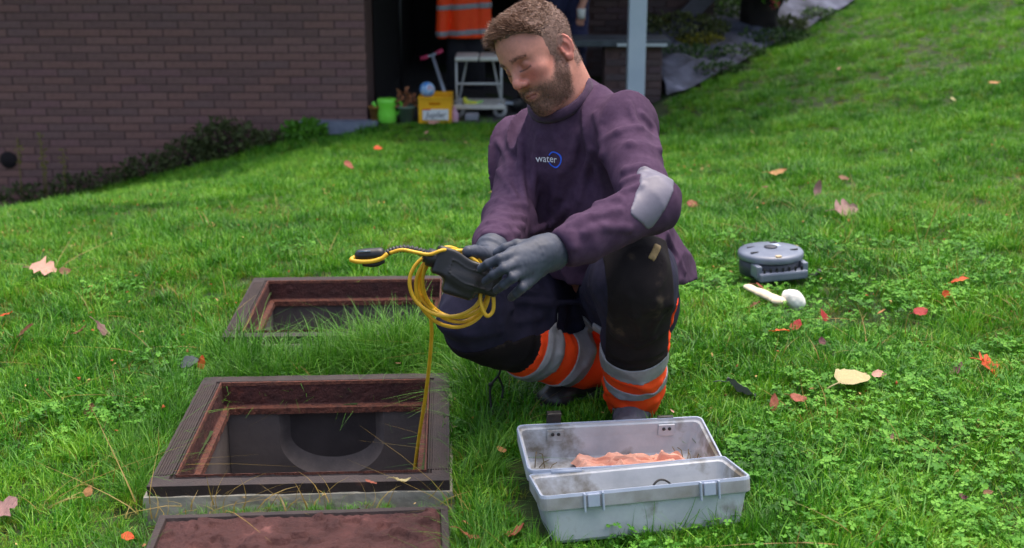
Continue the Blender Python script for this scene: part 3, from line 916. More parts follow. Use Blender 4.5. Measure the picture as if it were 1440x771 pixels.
# trolley
M_cream = mat('cream_enamel', lin(196, 194, 184), lin(212, 210, 200), 0.5, 12, 0.05, 60)
M_tube = mat('grey_tube', lin(176, 178, 176), lin(190, 192, 190), 0.4, 12)
M_wheel = mat('pale_castor', lin(170, 172, 172), lin(190, 190, 190), 0.6, 40)
def trolley():
    Y = 9.25
    xl, xr = P(642, 120, Y)[0], P(705, 120, Y)[0]
    zt, zs, zm = P(675, 83, Y)[2], P(675, 150, Y)[2], P(675, 118, Y)[2]
    root = empty('trolley', ((xl + xr) / 2, Y, -.35)); o_ = np.array(root.location)
    tag(root, 'cream tubular serving trolley with two tiers standing in the garage mouth', 'trolley')
    w_ = xr - xl; D = .28
    for x in (-w_ / 2, w_ / 2):
        for y in (0, D):
            tube('leg', [(x, y, zs + .35 - .02), (x * (1 if y == 0 else .55), y, zt + .35 - .01)] if y else [(x, y, zs + .35 - .02), (x, y, zt + .35 - .01)], .0085, M_tube, root, 8)
    tube('cross_bar', [(-w_ / 2, 0, zm + .35), (w_ / 2, 0, zm + .35)], .009, M_tube, root, 8)
    for s in (-1, 1):
        bm = bmesh.new(); add_box(bm, (s * w_ * .27, D / 2, zt + .35), (w_ * .52, D + .06, .034), None, .014); bm_obj('top_pad', bm, M_cream, root, True)
    bm = bmesh.new(); add_box(bm, (.0, D / 2, zs + .35), (w_ + .055, D + .1, .03), None, .008); bm_obj('shelf', bm, M_cream, root)
    for x in (-w_ / 2 + .01, w_ / 2 - .01):
        for y in (.0, D):
            V, F = tube_arrays([(x, y - .012, .05), (x, y + .012, .05)], .052, 20); wh = mesh_np('castor', V, F, M_wheel, root)
            V, F = tube_arrays([(x, y - .014, .05), (x, y - .0125, .05)], .024, 14); mesh_np('hub_cap', V, F, M_black, wh)
            tube('fork', [(x, y + .016, .05), (x, y + .016, zs + .35 - .01)], .006, M_tube, root, 6)
    return zs
TZ = trolley()
tc_ = P(665, 146, 9.3)
def toy(p): return smin(smin(rc(p, tc_ + np.array([-.05, 0, .012]), tc_ + np.array([.02, 0, .004]), .02, .016), ell(p, tc_ + np.array([-.06, 0, .03]), (.018, .02, .022)), .01), rc(p, tc_ + np.array([.02, 0, 0.004]), tc_ + np.array([.07, .01, .018]), .012, .009), .008)
o = sdf_obj('toy', toy, tc_ - .12, tc_ + .12, .004, mat('toy_plastic', lin(206, 206, 60), lin(70, 190, 120), .4, 9, c3=lin(190, 200, 214), fac=(.42, .52)))
tag(o, 'small yellow green and white plastic toy on the lower trolley shelf', 'toy')
# lime watering can / jug, pots
M_lime = mat('lime_plastic', lin(120, 226, 60), lin(140, 238, 84), 0.4, 10)
def jug():
    c = P(545, 170, 8.98)
    root = empty('watering_can', (c[0], c[1], -.35)); tag(root, "lime green toy watering can standing beside the garage jamb", 'watering can')
    lathe('body', [(0, 0), (.055, 0), (.066, .01), (.07, .07), (.062, .12), (.072, .15), (.07, .172), (.06, .178), (.0, .165)], M_lime, root, 24)
    tube('handle', spline([(.06, 0, .15), (.095, 0, .155), (.1, 0, .11), (.068, 0, .06)], 14), .009, M_lime, root)
    tube('spout', [(-.06, 0, .06), (-.09, 0, .13), (-.1, 0, .15)], [.016, .011, .015], M_lime, root)
jug()
M_pot = mat('grey_green_pot', lin(92, 112, 98), lin(110, 128, 112), 0.7, 14, 0.2, 60)
M_terra = mat('ochre_pot', lin(130, 92, 36), lin(150, 108, 48), 0.8, 14, 0.3, 60)
M_deadleaf = mat('dead_brown_leaf', lin(150, 96, 62), lin(176, 118, 84), 0.85, 30, transl=.2)
def pot(x, Y, r, h, m, label):
    c = P(x, 172, Y); root = empty('plant_pot', (c[0], Y, -.35)); tag(root, label, 'pot')
    lathe('shell', [(0, 0), (r * .74, 0), (r * .96, h * .86), (r * 1.08, h * .87), (r * 1.1, h), (r, h), (r * .95, h * .85), (0, h * .82)], m, root, 24)
    return root
p1 = pot(572, 8.98, .062, .125, M_pot, 'grey green plant pot holding a withered brown plant')
p2 = pot(529, 9.0, .05, .12, M_terra, 'small ochre pot standing between the jamb and the green can')
def leaf_cloud(n, cen, rad, size, seed=1, flat=.5, shape=None):
    """loose leaf-shaped faces scattered through an ellipsoid"""
    r = np.random.default_rng(seed); V, F = [], []
    k = 0
    while k < n:
        p = r.uniform(-1, 1, 3)
        if (p ** 2).sum() > 1 or (p ** 2).sum() < r.uniform(0, .6): continue
        c = np.array(cen) + p * np.array(rad)
        d = nrm(r.normal(size=3) + p * .9); u = nrm(np.cross(d, r.normal(size=3))); s = size * r.uniform(.6, 1.4)
        nn = np.cross(d, u) * s * .18
        b = len(V)
        V += [c, c + d * s * .45 + u * s * .26 + nn, c + d * s, c + d * s * .45 - u * s * .26 + nn, c + d * s * .5]
        F += [[b, b + 1, b + 4], [b + 1, b + 2, b + 4], [b + 2, b + 3, b + 4], [b + 3, b, b + 4]]
        k += 1
    return np.array(V), np.array(F)
V, F = leaf_cloud(60, (0, 0, .16), (.06, .05, .07), .045, 5)
mesh_np('withered_plant', V, F, M_deadleaf, p1)
tube('stem', [(0, 0, .09), (.004, 0, .17), (-.004, .002, .25)], [.005, .004, .002], M_deadleaf, p1, 6)
# oddments on the threshold
M_grey = mat('grey_oddment', lin(120, 124, 132), lin(150, 152, 160), 0.7, 12)
o = box('paving_offcut', (P(663, 172, 9.05)[0], 9.12, -.325), (.10, .12, .045), M_grey, None, .01)
tag(o, 'grey paving offcut on the garage threshold below the trolley', 'stone')
o = lathe('bottle', [(0, 0), (.028, 0), (.03, .006), (.03, .07), (.012, .1), (.012, .115), (0, .115)], mat('pinkish_plastic', lin(190, 140, 168), lin(210, 170, 190), .4, 12), None, 16)
o.location = (P(639, 172, 9.0)[0], 9.0, -.35); tag(o, 'small pinkish plastic bottle beside the yellow crate', 'bottle')

# ------------------------------------------------------------------ the hanging hi-vis jacket and its rail
M_orange = mat('hi_vis_orange', lin(255, 66, 4), lin(255, 78, 10), 0.7, 30, 0.3, 200)
M_reflect = mat('reflective_tape', lin(134, 134, 140), lin(152, 152, 158), 0.45, 40, 0.15, 300)
M_navy = mat('navy_workwear', lin(38, 40, 72), lin(46, 48, 84), 0.85, 30, 0.3, 220)
M_blackcloth = mat('black_workwear', lin(22, 22, 30), lin(30, 30, 38), 0.9, 30, 0.3, 220)
def jacket():
    jc = P(654, 30, 9.75); hem = float(P(654, 53, 9.75)[2]); Y = 9.75; x0 = jc[0]
    root = empty('work_jacket', (x0, Y, hem)); tag(root, 'orange hi-vis work jacket with grey bands hanging in the dark garage', 'jacket', None)
    H = .72
    def f(p):
        t = np.clip(p[:, 2] / H, 0, 1)
        d = rc(p * np.array([1, 1.35, 1], np.float32), (0, 0, .02), (0, 0, H - .12), .145, .12)
        d = smin(d, rc(p, (-.11, 0, H - .12), (.11, 0, H - .12), .07, .07), .05)
        for s in (-1, 1): d = smin(d, rc(p, (s * .135, -.03, H - .12), (s * .168, -.06, .035), .058, .048), .005)
        d = d + .012 * np.sin(p[:, 0] * 42 + 3 * p[:, 2]) * (1 - t) + .01 * vnoise(p * np.array([14, 14, 4], np.float32), 2)
        return np.maximum(d, np.maximum(-p[:, 2], p[:, 2] - H))
    sdf_obj('body', f, (-.32, -.24, -.03), (.32, .24, H + .05), .011, M_orange, root)
    for z in (.045, .24):
        def g(p, z=z): return np.maximum(np.abs(p[:, 2] - z - .01 * np.sin(p[:, 0] * 8)) - .022, f(p) - .004)
        sdf_obj('band', g, (-.32, -.24, z - .05), (.32, .24, z + .05), .008, M_reflect, root)
    tube('hanger', [(-.16, 0, H - .06), (0, 0, H + .02), (.16, 0, H - .06)], .007, M_black, root)
    tube('hook', spline([(0, 0, H + .02), (0, 0, H + .07), (.02, 0, H + .10), (0, 0, H + .125), (-.015, 0, H + .105)], 14), .004, M_alu, root)
    tr_h = .40
    def tr(p):
        d = None
        for s in (-1, 1):
            e = rc(p * np.array([1, 1.5, 1], np.float32), (s * .06, .05, 0), (s * .085, .05, -tr_h), .085, .07)
            d = e if d is None else smin(d, e, .03)
        return np.maximum(d + .008 * vnoise(p * np.array([18, 18, 5], np.float32), 3), np.maximum(p[:, 2] - .06, -p[:, 2] - tr_h))
    o = sdf_obj('work_trousers', tr, (-.22, -.1, -tr_h - .03), (.22, .16, .1), .012, M_blackcloth)
    o.location = (x0, Y, hem); tag(o, 'dark work trousers hanging below the orange jacket', 'trousers')
    rl = empty('clothes_rail', (x0, Y, -.35)); tag(rl, 'dark steel clothes rail inside the garage', 'clothes rail')
    zt = hem + .35 + H + .118
    tube('bar', [(-.5, 0, zt), (.42, 0, zt)], .012, M_black, rl)
    for x in (-.5, .42):
        tube('upright', [(x, 0, 0), (x, 0, zt)], .012, M_black, rl); tube('foot', [(x, -.2, .012), (x, .2, .012)], .012, M_black, rl)
jacket()

# ------------------------------------------------------------------ planting
M_dkgreen = mat('dark_leaf', lin(58, 70, 38), lin(94, 106, 58), 0.7, 30, transl=.25)
M_ltgreen = mat('bright_leaf', lin(72, 130, 26), lin(100, 160, 44), 0.6, 24, transl=.35)
M_yel = mat('yellow_green_leaf', lin(112, 112, 30), lin(140, 140, 40), 0.7, 24, transl=.3)
M_blossom = mat('pink_blossom', lin(200, 60, 80), lin(222, 96, 110), 0.6, 40, transl=.3)
M_stem = mat('woody_stem', lin(40, 32, 28), lin(54, 44, 36), 0.9, 30)
def clump(name, label, cat, c, rad, n, size, m, seed, stems=5, group=None):
    root = empty(name, tuple(c)); tag(root, label, cat, group)
    V, F = leaf_cloud(n, (0, 0, rad[2] * .75), rad, size, seed)
    mesh_np('foliage', V, F, m, root)
    r = random.Random(seed); Vs, Fs, k = [], [], 0
    for _ in range(stems):
        a = r.uniform(0, 6.28); q = r.uniform(.2, .8)
        V, F = tube_arrays([(0, 0, -.02), (q * rad[0] * math.cos(a) * .5, q * rad[1] * math.sin(a) * .5, rad[2] * .7), (q * rad[0] * math.cos(a), q * rad[1] * math.sin(a), rad[2] * 1.3)], [.008, .005, .002], 5)
        Fs += [[i + k for i in f] for f in F]; Vs.append(V); k += len(V)
    mesh_np('stem', np.concatenate(Vs), Fs, M_stem, root)
    return root
def at_wall(px, dy=.14):
    x = P(px, 200, WY - dy)[0]; return np.array([x, WY - dy, gz(x, WY - dy)])
wall_plants = [
    (318, (.26, .12, .17), 800, .045, M_dkgreen, 'largest dark shrub against the brick wall, below its middle', 'shrub'),
    (262, (.20, .11, .12), 480, .04, M_dkgreen, 'low dark shrub left of the largest one at the wall foot', 'shrub'),
    (205, (.20, .10, .09), 360, .04, M_dkgreen, 'sparse dark plant at the wall foot between the two low shrubs', 'plant'),
    (150, (.18, .10, .08), 260, .04, M_dkgreen, 'thin dark weeds at the foot of the brick wall', 'plant'),
    (98, (.16, .10, .09), 220, .04, M_dkgreen, 'dark trailing weeds where the lawn edge meets the wall at left', 'plant'),
    (30, (.24, .10, .09), 260, .04, M_dkgreen, 'dark weeds at the wall foot below the round vent hole', 'plant'),
    (430, (.15, .12, .08), 420, .05, M_ltgreen, 'bright green leafy plant at the wall foot by the doorstep', 'plant'),
    (385, (.12, .10, .06), 220, .045, M_dkgreen, 'small dark green plant left of the bright leafy one', 'plant')]
for i, (px, rad, n, sz, m, lab, cat) in enumerate(wall_plants):
    clump('shrub' if cat == 'shrub' else 'plant', lab, cat, at_wall(px, .16), rad, n, sz, m, 20 + i)
# tall dry flower stalks by the vent
for i, (px, hgt) in enumerate(((22, .5), (55, .5), (58, .34), (85, .33))):
    c = at_wall(px, .22); top = c + np.array([.01, 0, hgt])
    root = empty('flower_stalk', tuple(c)); tag(root, ['tall dry flower stalk right beside the vent hole', 'second tall dry stalk right of the vent hole', 'short dry stalk below the second tall one', 'dry stalk farthest right of the vent hole'][i], 'plant')
    tube('stem', [(0, 0, 0), (.006, 0, hgt * .5), (.012, 0, hgt)], [.004, .003, .002], M_yel, root, 5)
    V, F = leaf_cloud(26, (.01, 0, hgt * .82), (.022, .022, .1), .022, 50 + i); mesh_np('seed_head', V, F, M_yel, root)
# bank
def on_bank(px, py): return on_ground(px, py)
M_bankgreen = mat('mossy_leaf', lin(44, 72, 34), lin(72, 104, 50), 0.7, 30, transl=.25)
bank_plants = [
    ((958, 58), (.44, .3, .12), 1000, .05, M_dkgreen, 'dark creeping conifer on the bank beside the low wall', 'conifer'),
    ((1000, 26), (.55, .35, .14), 1300, .05, M_bankgreen, 'dark green ground cover higher on the bank under the edging board', 'plant'),
    ((988, 70), (.22, .14, .06), 360, .04, M_yel, 'yellow green heather tuft in the middle of the membrane', 'heather'),
    ((965, 84), (.22, .14, .05), 300, .04, M_bankgreen, 'small dark tuft on the membrane left of the heather', 'plant'),
    ((1085, 64), (.36, .18, .06), 600, .045, M_bankgreen, 'dark spreading conifer along the lawn edge below the black trunk', 'conifer'),
    ((1104, 46), (.2, .14, .06), 260, .05, M_dkgreen, 'dark conifer branch right of the black trunk', 'conifer'),
    ((1013, 108), (.24, .12, .05), 300, .04, M_bankgreen, 'flat dark weed on the lower corner of the membrane', 'plant'),
    ((1020, 10), (.25, .2, .08), 360, .05, M_ltgreen, 'bright green leaves on the bank left of the black trunk', 'plant'),
    ((1040, 84), (.26, .16, .05), 360, .04, M_bankgreen, 'mossy green weed between the heather and the lawn edge', 'plant'),
    ((1150, 30), (.16, .12, .05), 200, .04, M_bankgreen, 'small green weed on the pale end of the membrane', 'plant'),
    ((930, 50), (.1, .1, .07), 120, .045, M_yel, 'yellowing sprig beside the end of the zinc coping strip', 'plant')]
for i, (pp_, rad, n, sz, m, lab, cat) in enumerate(bank_plants):
    c = on_bank(*pp_); c[2] += .03
    clump('conifer' if cat == 'conifer' else 'plant', lab, cat, c, rad, n, sz, m, 80 + i)
def bank_bush():
    c = on_bank(1068, 50); root = empty('bush', tuple(c)); tag(root, 'dark bush with a black trunk and pink blossoms at the top of the bank', 'bush')
    m_trunk = mat('black_trunk', lin(24, 20, 22), lin(34, 28, 28), .95, 12, .6, 40)
    def f(p): return smin(rc(p, (0, .0, -.1), (-.02, .02, .42), .19, .15), rc(p, (.0, 0, .2), (.28, .1, .5), .1, .07), .06) + .02 * vnoise(p * 14, 3)
    sdf_obj('trunk', f, (-.3, -.3, -.15), (.5, .4, .65), .016, m_trunk, root)
    V, F = leaf_cloud(1500, (.16, 0, .62), (.62, .4, .26), .07, 3); mesh_np('foliage', V, F, M_dkgreen, root)
    V, F = leaf_cloud(500, (.1, -.25, .55), (.42, .2, .2), .075, 4); mesh_np('new_leaf', V, F, M_ltgreen, root)
    for q, (x, z) in enumerate(((.05, .30), (-.1, .46))):
        V, F = leaf_cloud(16, (0, 0, 0), (.028, .028, .028), .036, 60 + q); mesh_np('blossom', V, F, M_blossom, root, loc=(x, -.36 + .1 * q, z))
bank_bush()

# ------------------------------------------------------------------ second person, standing by the rear wall
def bystander():
    x, Y = float(P(796, 40, 10.2)[0]), 10.2; fz = -.35
    root = empty('person', (x, Y, fz)); tag(root, 'person in navy workwear standing behind the squatting man, holding something white', 'person')
    hz = float(P(817, 22, 10.0)[2]) - fz; hx_ = float(P(816, 22, 10.0)[0]) - x
    hand = np.array([hx_, -.2, hz]); hand2 = np.array([-.24, -.12, hz])
    def legs(p, g):
        d = None
        for s in (-1, 1): 
            e = smin(rc(p, (s * .085, 0, .90), (s * .095, -.01, .50), .092 + g, .068 + g), rc(p, (s * .095, -.01, .50), (s * .10, .02, .06), .066 + g, .05 + g), .02)
            d = e if d is None else smin(d, e, .02)
        return smin(d, rc(p, (-.06, 0, .95), (.06, 0, .95), .11 + g, .11 + g), .05)
    def upper(p, g):
        d = rc(p, (0, 0, .98), (0, 0, 1.28), .135 + g, .15 + g); d = smin(d, rc(p, (-.14, 0, 1.40), (.14, 0, 1.40), .075 + g, .075 + g), .07)
        for s, h in ((1, hand), (-1, hand2)):
            el = np.array([s * .25, .04, 1.10])
            d = smin(d, rc(p, (s * .19, 0, 1.40), el, .062 + g, .05 + g), .02); d = smin(d, rc(p, el, h + np.array([0, .02, .04]), .05 + g, .040 + g), .015)
        return d
    def bod(p):
        d = smin(upper(p, -.012), legs(p, -.012), .03)
        d = smin(d, rc(p, (0, 0, 1.44), (0, -.02, 1.56), .055, .055), .03)
        d = smin(d, ell(p, (0, -.02, 1.66), (.077, .098, .115)), .02); d = smin(d, ell(p, (0, -.115, 1.645), (.014, .02, .02)), .012)
        d = smin(d, ell(p, (0, -.07, 1.57), (.045, .04, .04)), .03)
        for s in (-1, 1): d = smin(d, ell(p, (s * .08, 0, 1.655), (.012, .02, .032)), .006)
        for h in (hand, hand2):
            d = smin(d, rc(p, h + np.array([0, .03, .05]), h, .024, .028), .02)
            for k in range(4): d = smin(d, chain_(p, [h + np.array([-.026 + .017 * k, -.015, -.02]), h + np.array([-.026 + .017 * k, -.04, -.045]), h + np.array([-.024 + .016 * k, -.03, -.075])], [.0095, .009, .008]), .006)
            d = smin(d, rc(p, h + np.array([.03, -.01, .01]), h + np.array([.035, -.045, -.03]), .011, .009), .006)
        return d
    def chain_(p, pts, r):
        return np.minimum(rc(p, pts[0], pts[1], r[0], r[1]), rc(p, pts[1], pts[2], r[1], r[2]))
    M_sk = mat('plain_skin', lin(196, 138, 116), rough=.55, scale=30)
    lo, hi = np.array([-.45, -.35, 0.0]), np.array([.45, .3, 1.85])
    sdf_obj('body', bod, lo, hi, .013, M_sk, root)
    wr = lambda p: .012 * (1 - 2 * np.abs(vnoise(p * np.array([9, 9, 16], np.float32), 5)))
    sdf_obj('jacket', lambda p: np.maximum(upper(p, .012) - wr(p), .93 - p[:, 2]), lo, hi, .014, M_navy, root)
    sdf_obj('trousers', lambda p: np.maximum(legs(p, .008) - wr(p), np.maximum(p[:, 2] - 1.02, .05 - p[:, 2])), lo, hi, .014, M_navy, root)
    sdf_obj('belt', lambda p: np.maximum(np.minimum(upper(p, .012), legs(p, .008)) - .016, np.abs(p[:, 2] - .955) - .03), lo, hi, .014, M_blackcloth, root)
    sdf_obj('hair', lambda p: np.maximum(ell(p, (0, -.005, 1.675), (.083, .102, .118)), 1.665 + .5 * (-p[:, 1] - .02) - p[:, 2]), lo, hi, .012, M_blackcloth, root)
    for s in (-1, 1): sdf_obj('boot', lambda p, s=s: np.maximum(smin(rc(p, (s * .10, .04, .05), (s * .115, -.14, .045), .05, .045), rc(p, (s * .10, .02, .05), (s * .10, .02, .14), .052, .052), .02), .004 - p[:, 2]), lo, hi, .013, M_black, root)
    o = lathe('cup', [(0, 0), (.026, 0), (.034, .075), (.031, .075), (.024, .006), (0, .006)], M_white, None, 18)
    o.location = (x + hand[0] + .005, Y + hand[1] - .06, fz + hand[2] - .02)
    tag(o, 'small white cup held by the person in navy workwear', 'cup')
bystander()
# ------------------------------------------------------------------ the squatting man
J = {k: P(*v) for k, v in dict(
    hipL=(868, 428, 2.84), kneeL=(895, 394, 2.41), ankL=(890, 560, 2.60), hipR=(815, 418, 2.86), kneeR=(664, 440, 2.50), ankR=(832, 512, 2.74),
    shL=(868, 178, 2.60), elL=(918, 288, 2.36), wrL=(788, 352, 2.25), shR=(741, 204, 2.80), elR=(716, 312, 2.56), wrR=(692, 352, 2.33),
    neck=(806, 152, 2.68)).items()}
def head_frame():
    a, b, c = R(-52), R(24), R(14)
    ca, sa, cb, sb, cc, sc = math.cos(a), math.sin(a), math.cos(b), math.sin(b), math.cos(c), math.sin(c)
    Rx = np.array([[1, 0, 0], [0, cb, -sb], [0, sb, cb]]); Ry = np.array([[ca, 0, sa], [0, 1, 0], [-sa, 0, ca]]); Rz = np.array([[cc, -sc, 0], [sc, cc, 0], [0, 0, 1]])
    C = np.array([[1, 0, 0], [0, _st, _ct], [0, -_ct, _st]]).T
    return C @ (Rz @ Ry @ Rx)               # columns: the man's left, crown, face
HR = head_frame()
HO, HS = P(764, 86, 2.64), 0.885
HW = np.array([.935, 1, 1])                  # a narrow head
def to_head(p): return ((p - HO.astype(np.float32)) @ HR.astype(np.float32)) / (HS * HW).astype(np.float32)
def from_head(q): return HO + HS * (HR @ (np.asarray(q, float) * HW))

hipM, shM = (J['hipL'] + J['hipR']) / 2, (J['shL'] + J['shR']) / 2
SP = nrm(shM - hipM); LT = nrm(J['shL'] - J['shR']); LT = nrm(LT - SP * LT.dot(SP)); FR = np.cross(LT, SP)
if FR[0] > 0: FR = -FR                        # he faces the camera's left

def d_head(q):
    """head field in its own frame: x left, y crown, z face"""
    A = np.array
    d = ell(q, (0, .052, -.012), (.0765, .086, .098))
    d = smin(d, ell(q, (0, .060, .032), (.064, .058, .056)), .03)
    d = smin(d, rc(q, (0, .02, .034), (0, -.045, .048), .057, .044), .03)
    ax = q.copy(); ax[:, 0] = np.abs(ax[:, 0])
    d = smin(d, rc(ax, (.043, -.040, .012), (.008, -.084, .064), .025, .022), .03)
    d = smin(d, ell(q, (0, -.086, .074), (.023, .018, .018)), .02)
    d = smin(d, ell(ax, (.043, .000, .058), (.023, .019, .021)), .02)
    d = smin(d, ell(ax, (.032, -.032, .056), (.025, .032, .026)), .02)
    d = smin(d, rc(ax, (.010, .045, .084), (.042, .048, .066), .0105, .009), .014)
    d = smax(d, -ell(ax, (.033, .027, .095), (.019, .0125, .019)), .012)
    d = smin(d, ell(ax, (.032, .025, .0735), (.0160, .0125, .0140)), .004)
    d = smin(d, rc(ax, (.019, .012, .083), (.042, .012, .075), .004, .004), .012)      # lower lid
    d = smax(d, -rc(ax, (.019, .0175, .0905), (.032, .0155, .0905), .0013, .0013), .002)
    d = smax(d, -rc(ax, (.032, .0155, .0905), (.046, .019, .083), .0013, .0013), .002)
    d = smin(d, rc(q, (0, .036, .085), (0, -.002, .106), .0085, .0105), .012)
    d = smin(d, ell(q, (0, -.008, .107), (.0125, .0105, .0115)), .008)
    d = smin(d, ell(ax, (.0135, -.0125, .0965), (.0085, .0078, .0105)), .006)
    d = smax(d, -ell(ax, (.0065, -.0185, .103), (.0038, .004, .0052)), .003)
    d = smin(d, rc(ax, (.020, -.0430, .082), (.003, -.0412, .0925), .0028, .0036), .010)
    d = smin(d, rc(ax, (.018, -.0510, .082), (.002, -.0522, .0905), .0032, .0044), .010)
    d = smax(d, -rc(ax, (.025, -.0475, .084), (.0, -.0465, .0985), .0016, .0016), .002)
    # ear
    eb, eu = nrm((.52, -.06, -.85)), nrm((.0, .98, -.2)); eu = nrm(eu - eb * eu.dot(eb)); en = np.cross(eu, eb)
    if en[0] < 0: en = -en
    E = np.stack([eb, eu, en], -1).astype(np.float32); c = A((.079, .004, -.018), np.float32)
    e = (ax - c) @ E / .92
    de = ell(e, (0, .004, 0), (.0185, .0285, .0065))
    de = smin(de, ell(e, (-.004, -.024, .001), (.0105, .0125, .006)), .008)
    de = smax(de, -ell(e, (-.004, -.002, .007), (.0095, .0155, .0075)), .004)
    ring = [(.0175 * math.cos(t) , .006 + .027 * math.sin(t), .0022) for t in np.linspace(-.9, 3.0, 9)]
    for a_, b_ in zip(ring[:-1], ring[1:]): de = smin(de, rc(e, a_, b_, .0036, .0036), .0025)
    de = smin(de, rc(e, (-.0135, -.008, .003), (-.014, .004, .002), .004, .003), .003)
    return smin(d, de * .92, .006)
def d_neck(p):
    d = rc(p, from_head((0, -.02, -.028)), J['neck'] + SP * .0, .054, .062)
    return smin(d, rc(p, from_head((0, -.075, .020)), J['neck'] + FR * .02, .036, .05), .03)
def d_torso(p, g=0.0):
    c = shM - SP * .13; b = shM - SP * .30; h = hipM + SP * .06
    d = rc(p, J['shR'] - SP * .01, J['shL'] - SP * .01, .062 + g, .066 + g)
    d = smin(d, rc(p, c - LT * .075 + FR * .015, c + LT * .075 + FR * .015, .112 + g, .112 + g), .07)
    d = smin(d, rc(p, b - LT * .06 + FR * .02, b + LT * .06 + FR * .02, .125 + g, .125 + g), .07)
    d = smin(d, rc(p, h - LT * .07 - FR * .01, h + LT * .07 - FR * .01, .125 + g, .125 + g), .07)
    return smin(d, rc(p, J['neck'] - SP * .01, shM + SP * .0, .052 + g, .085 + g), .05)
def d_arm(p, s, g=0.0):
    d = rc(p, J['sh' + s], J['el' + s], .056 + g, .044 + g)
    return smin(d, rc(p, J['el' + s], J['wr' + s], .044 + g, .029 + g), .02)
def d_leg(p, s, g=0.0):
    d = rc(p, J['hip' + s], J['knee' + s], .088 + g, .062 + g)
    return smin(d, rc(p, J['knee' + s], J['ank' + s], .062 + g, .04 + g), .02)
def d_body(p):
    d = smin(d_head(to_head(p)) * HS, d_neck(p), .018)
    d = smin(d, d_torso(p, -.03), .03)
    for s in 'LR':
        d = smin(d, d_arm(p, s, -.014), .02)
        d = smin(d, rc(p, J['wr' + s], HANDS[s], .020, .016), .01)
        d = smin(d, d_leg(p, s, -.018), .02)
        d = smin(d, rc(p, J['ank' + s], FOOT[s], .026, .022), .02)
    return d
FOOT = {'L': np.array([*P(882, 600, 2.48)[:2], .030]), 'R': np.array([*P(786, 548, 2.68)[:2], .035])}
HANDS = {'L': P(745, 372, 2.215), 'R': P(668, 372, 2.28)}

# skin: base colour, flush, stubble and lips live in a colour attribute
def hair_region(q):
    """> 0 on the haired scalp (head frame)"""
    l, u, f = np.abs(q[:, 0]), q[:, 1], q[:, 2]
    top = u - np.interp(f, [-.2, .018, .032, .050, .070, .085, .11], [.03, .038, .064, .086, .097, .103, .106])   # the line recedes at the temples
    side = np.minimum(.030 - f, u - (.010 - .55 * np.minimum(f, 0)))       # above and behind the ear
    side = np.minimum(side, 1.0 * (u + .0 + .035 + .0 * f))
    burn = np.minimum(np.minimum(.022 - f, f + .002), u + .012)
    nape = np.minimum(-.030 - f, u + .052)
    return np.maximum(np.maximum(top, side), np.maximum(burn, nape)) + .0035 * vnoise(q * 90, 12) + .003 * vnoise(q * 220, 13)
def beard_region(q):
    l, u, f = np.abs(q[:, 0]), q[:, 1], q[:, 2]
    line = np.interp(f, [-.02, .012, .030, .055, .080, .100], [-.02, .012, -.012, -.030, -.026, -.022])
    r = np.minimum(line - u, f + .005 + .20 * np.minimum(u + .04, 0))
    r = np.minimum(r, u + .104)
    lips = ((q[:, 0] / .023) ** 2 + ((u + .0475) / .0085) ** 2) - 1
    return np.where((f > .075), np.minimum(r, lips * .008), r)
def paint_skin(o):
    n = len(o.data.vertices)
    co = np.empty(n * 3, np.float32); o.data.vertices.foreach_get('co', co); co = co.reshape(-1, 3)
    q = to_head(co)
    base = np.array(lin(194, 134, 115)[:3]); red = np.array(lin(192, 92, 84)[:3]); stub = np.array(lin(120, 90, 76)[:3]); lip = np.array(lin(158, 100, 90)[:3]); scalp = np.array(lin(134, 104, 92)[:3]); brow = np.array(lin(120, 82, 66)[:3])
    c = np.tile(base, (n, 1))
    def mix(w, col):
        nonlocal c
        w = np.clip(w, 0, 1)[:, None]; c = c * (1 - w) + col * w
    al = np.abs(q[:, 0])
    mix(.55 * np.exp(-(((al - .040) / .022) ** 2 + ((q[:, 1] + .004) / .020) ** 2)) * (q[:, 2] > .02), red)
    mix(.30 * np.exp(-((q[:, 0] / .016) ** 2 + ((q[:, 1] + .006) / .018) ** 2)) * (q[:, 2] > .08), red)
    mix(.40 * (al > .070) * (q[:, 2] < .01) * (np.abs(q[:, 1]) < .05), red)
    mix(.25 * np.exp(-(((al - .033) / .016) ** 2 + ((q[:, 1] - .022) / .009) ** 2)) * (q[:, 2] > .05), red)
    mix(.45 * np.exp(-(((al - .032) / .017) ** 2 + ((q[:, 1] - .024) / .013) ** 2)) * (q[:, 2] > .05), np.array(lin(150, 92, 80)[:3]))  # eye-socket shading painted into the skin colour
    mix(sstep(-.008, .016, beard_region(q)) * .8 * (q[:, 1] > -.13), stub)
    mix(sstep(-.002, .008, hair_region(q)) * .9 * (al < .083), scalp)
    lips = 1 - (((q[:, 0] / .024) ** 2 + ((q[:, 1] + .0475) / .0085) ** 2))
    mix(sstep(0, .3, lips) * (q[:, 2] > .07), lip)
    lash = np.maximum(0, 1 - np.abs(q[:, 1] - .0152 - .0016 * ((al - .031) / .014) ** 2) / .0026) * (np.abs(al - .032) < .0165) * (q[:, 2] > .06)
    mix(lash, np.array(lin(40, 26, 22)[:3]))
    nse = vnoise(co * 330, 3) * .09 + vnoise(co * 60, 5) * .07 + vnoise(co * 130, 8) * .05
    c = np.clip(c * (1 + nse[:, None]), 0, 1)
    at = o.data.color_attributes.new('col', 'FLOAT_COLOR', 'POINT')
    at.data.foreach_set('color', np.concatenate([c, np.ones((n, 1))], 1).astype(np.float32).ravel())
M_skin = mat('skin', lin(206, 148, 130), rough=.5, scale=200, bump=.12, bscale=700, attr='col', bdist=.001)
_sb = M_skin.node_tree.nodes['Principled BSDF']
_sb.inputs['Subsurface Weight'].default_value = .12
_sb.inputs['Subsurface Radius'].default_value = (.012, .005, .003)
_sb.inputs['Subsurface Scale'].default_value = .6

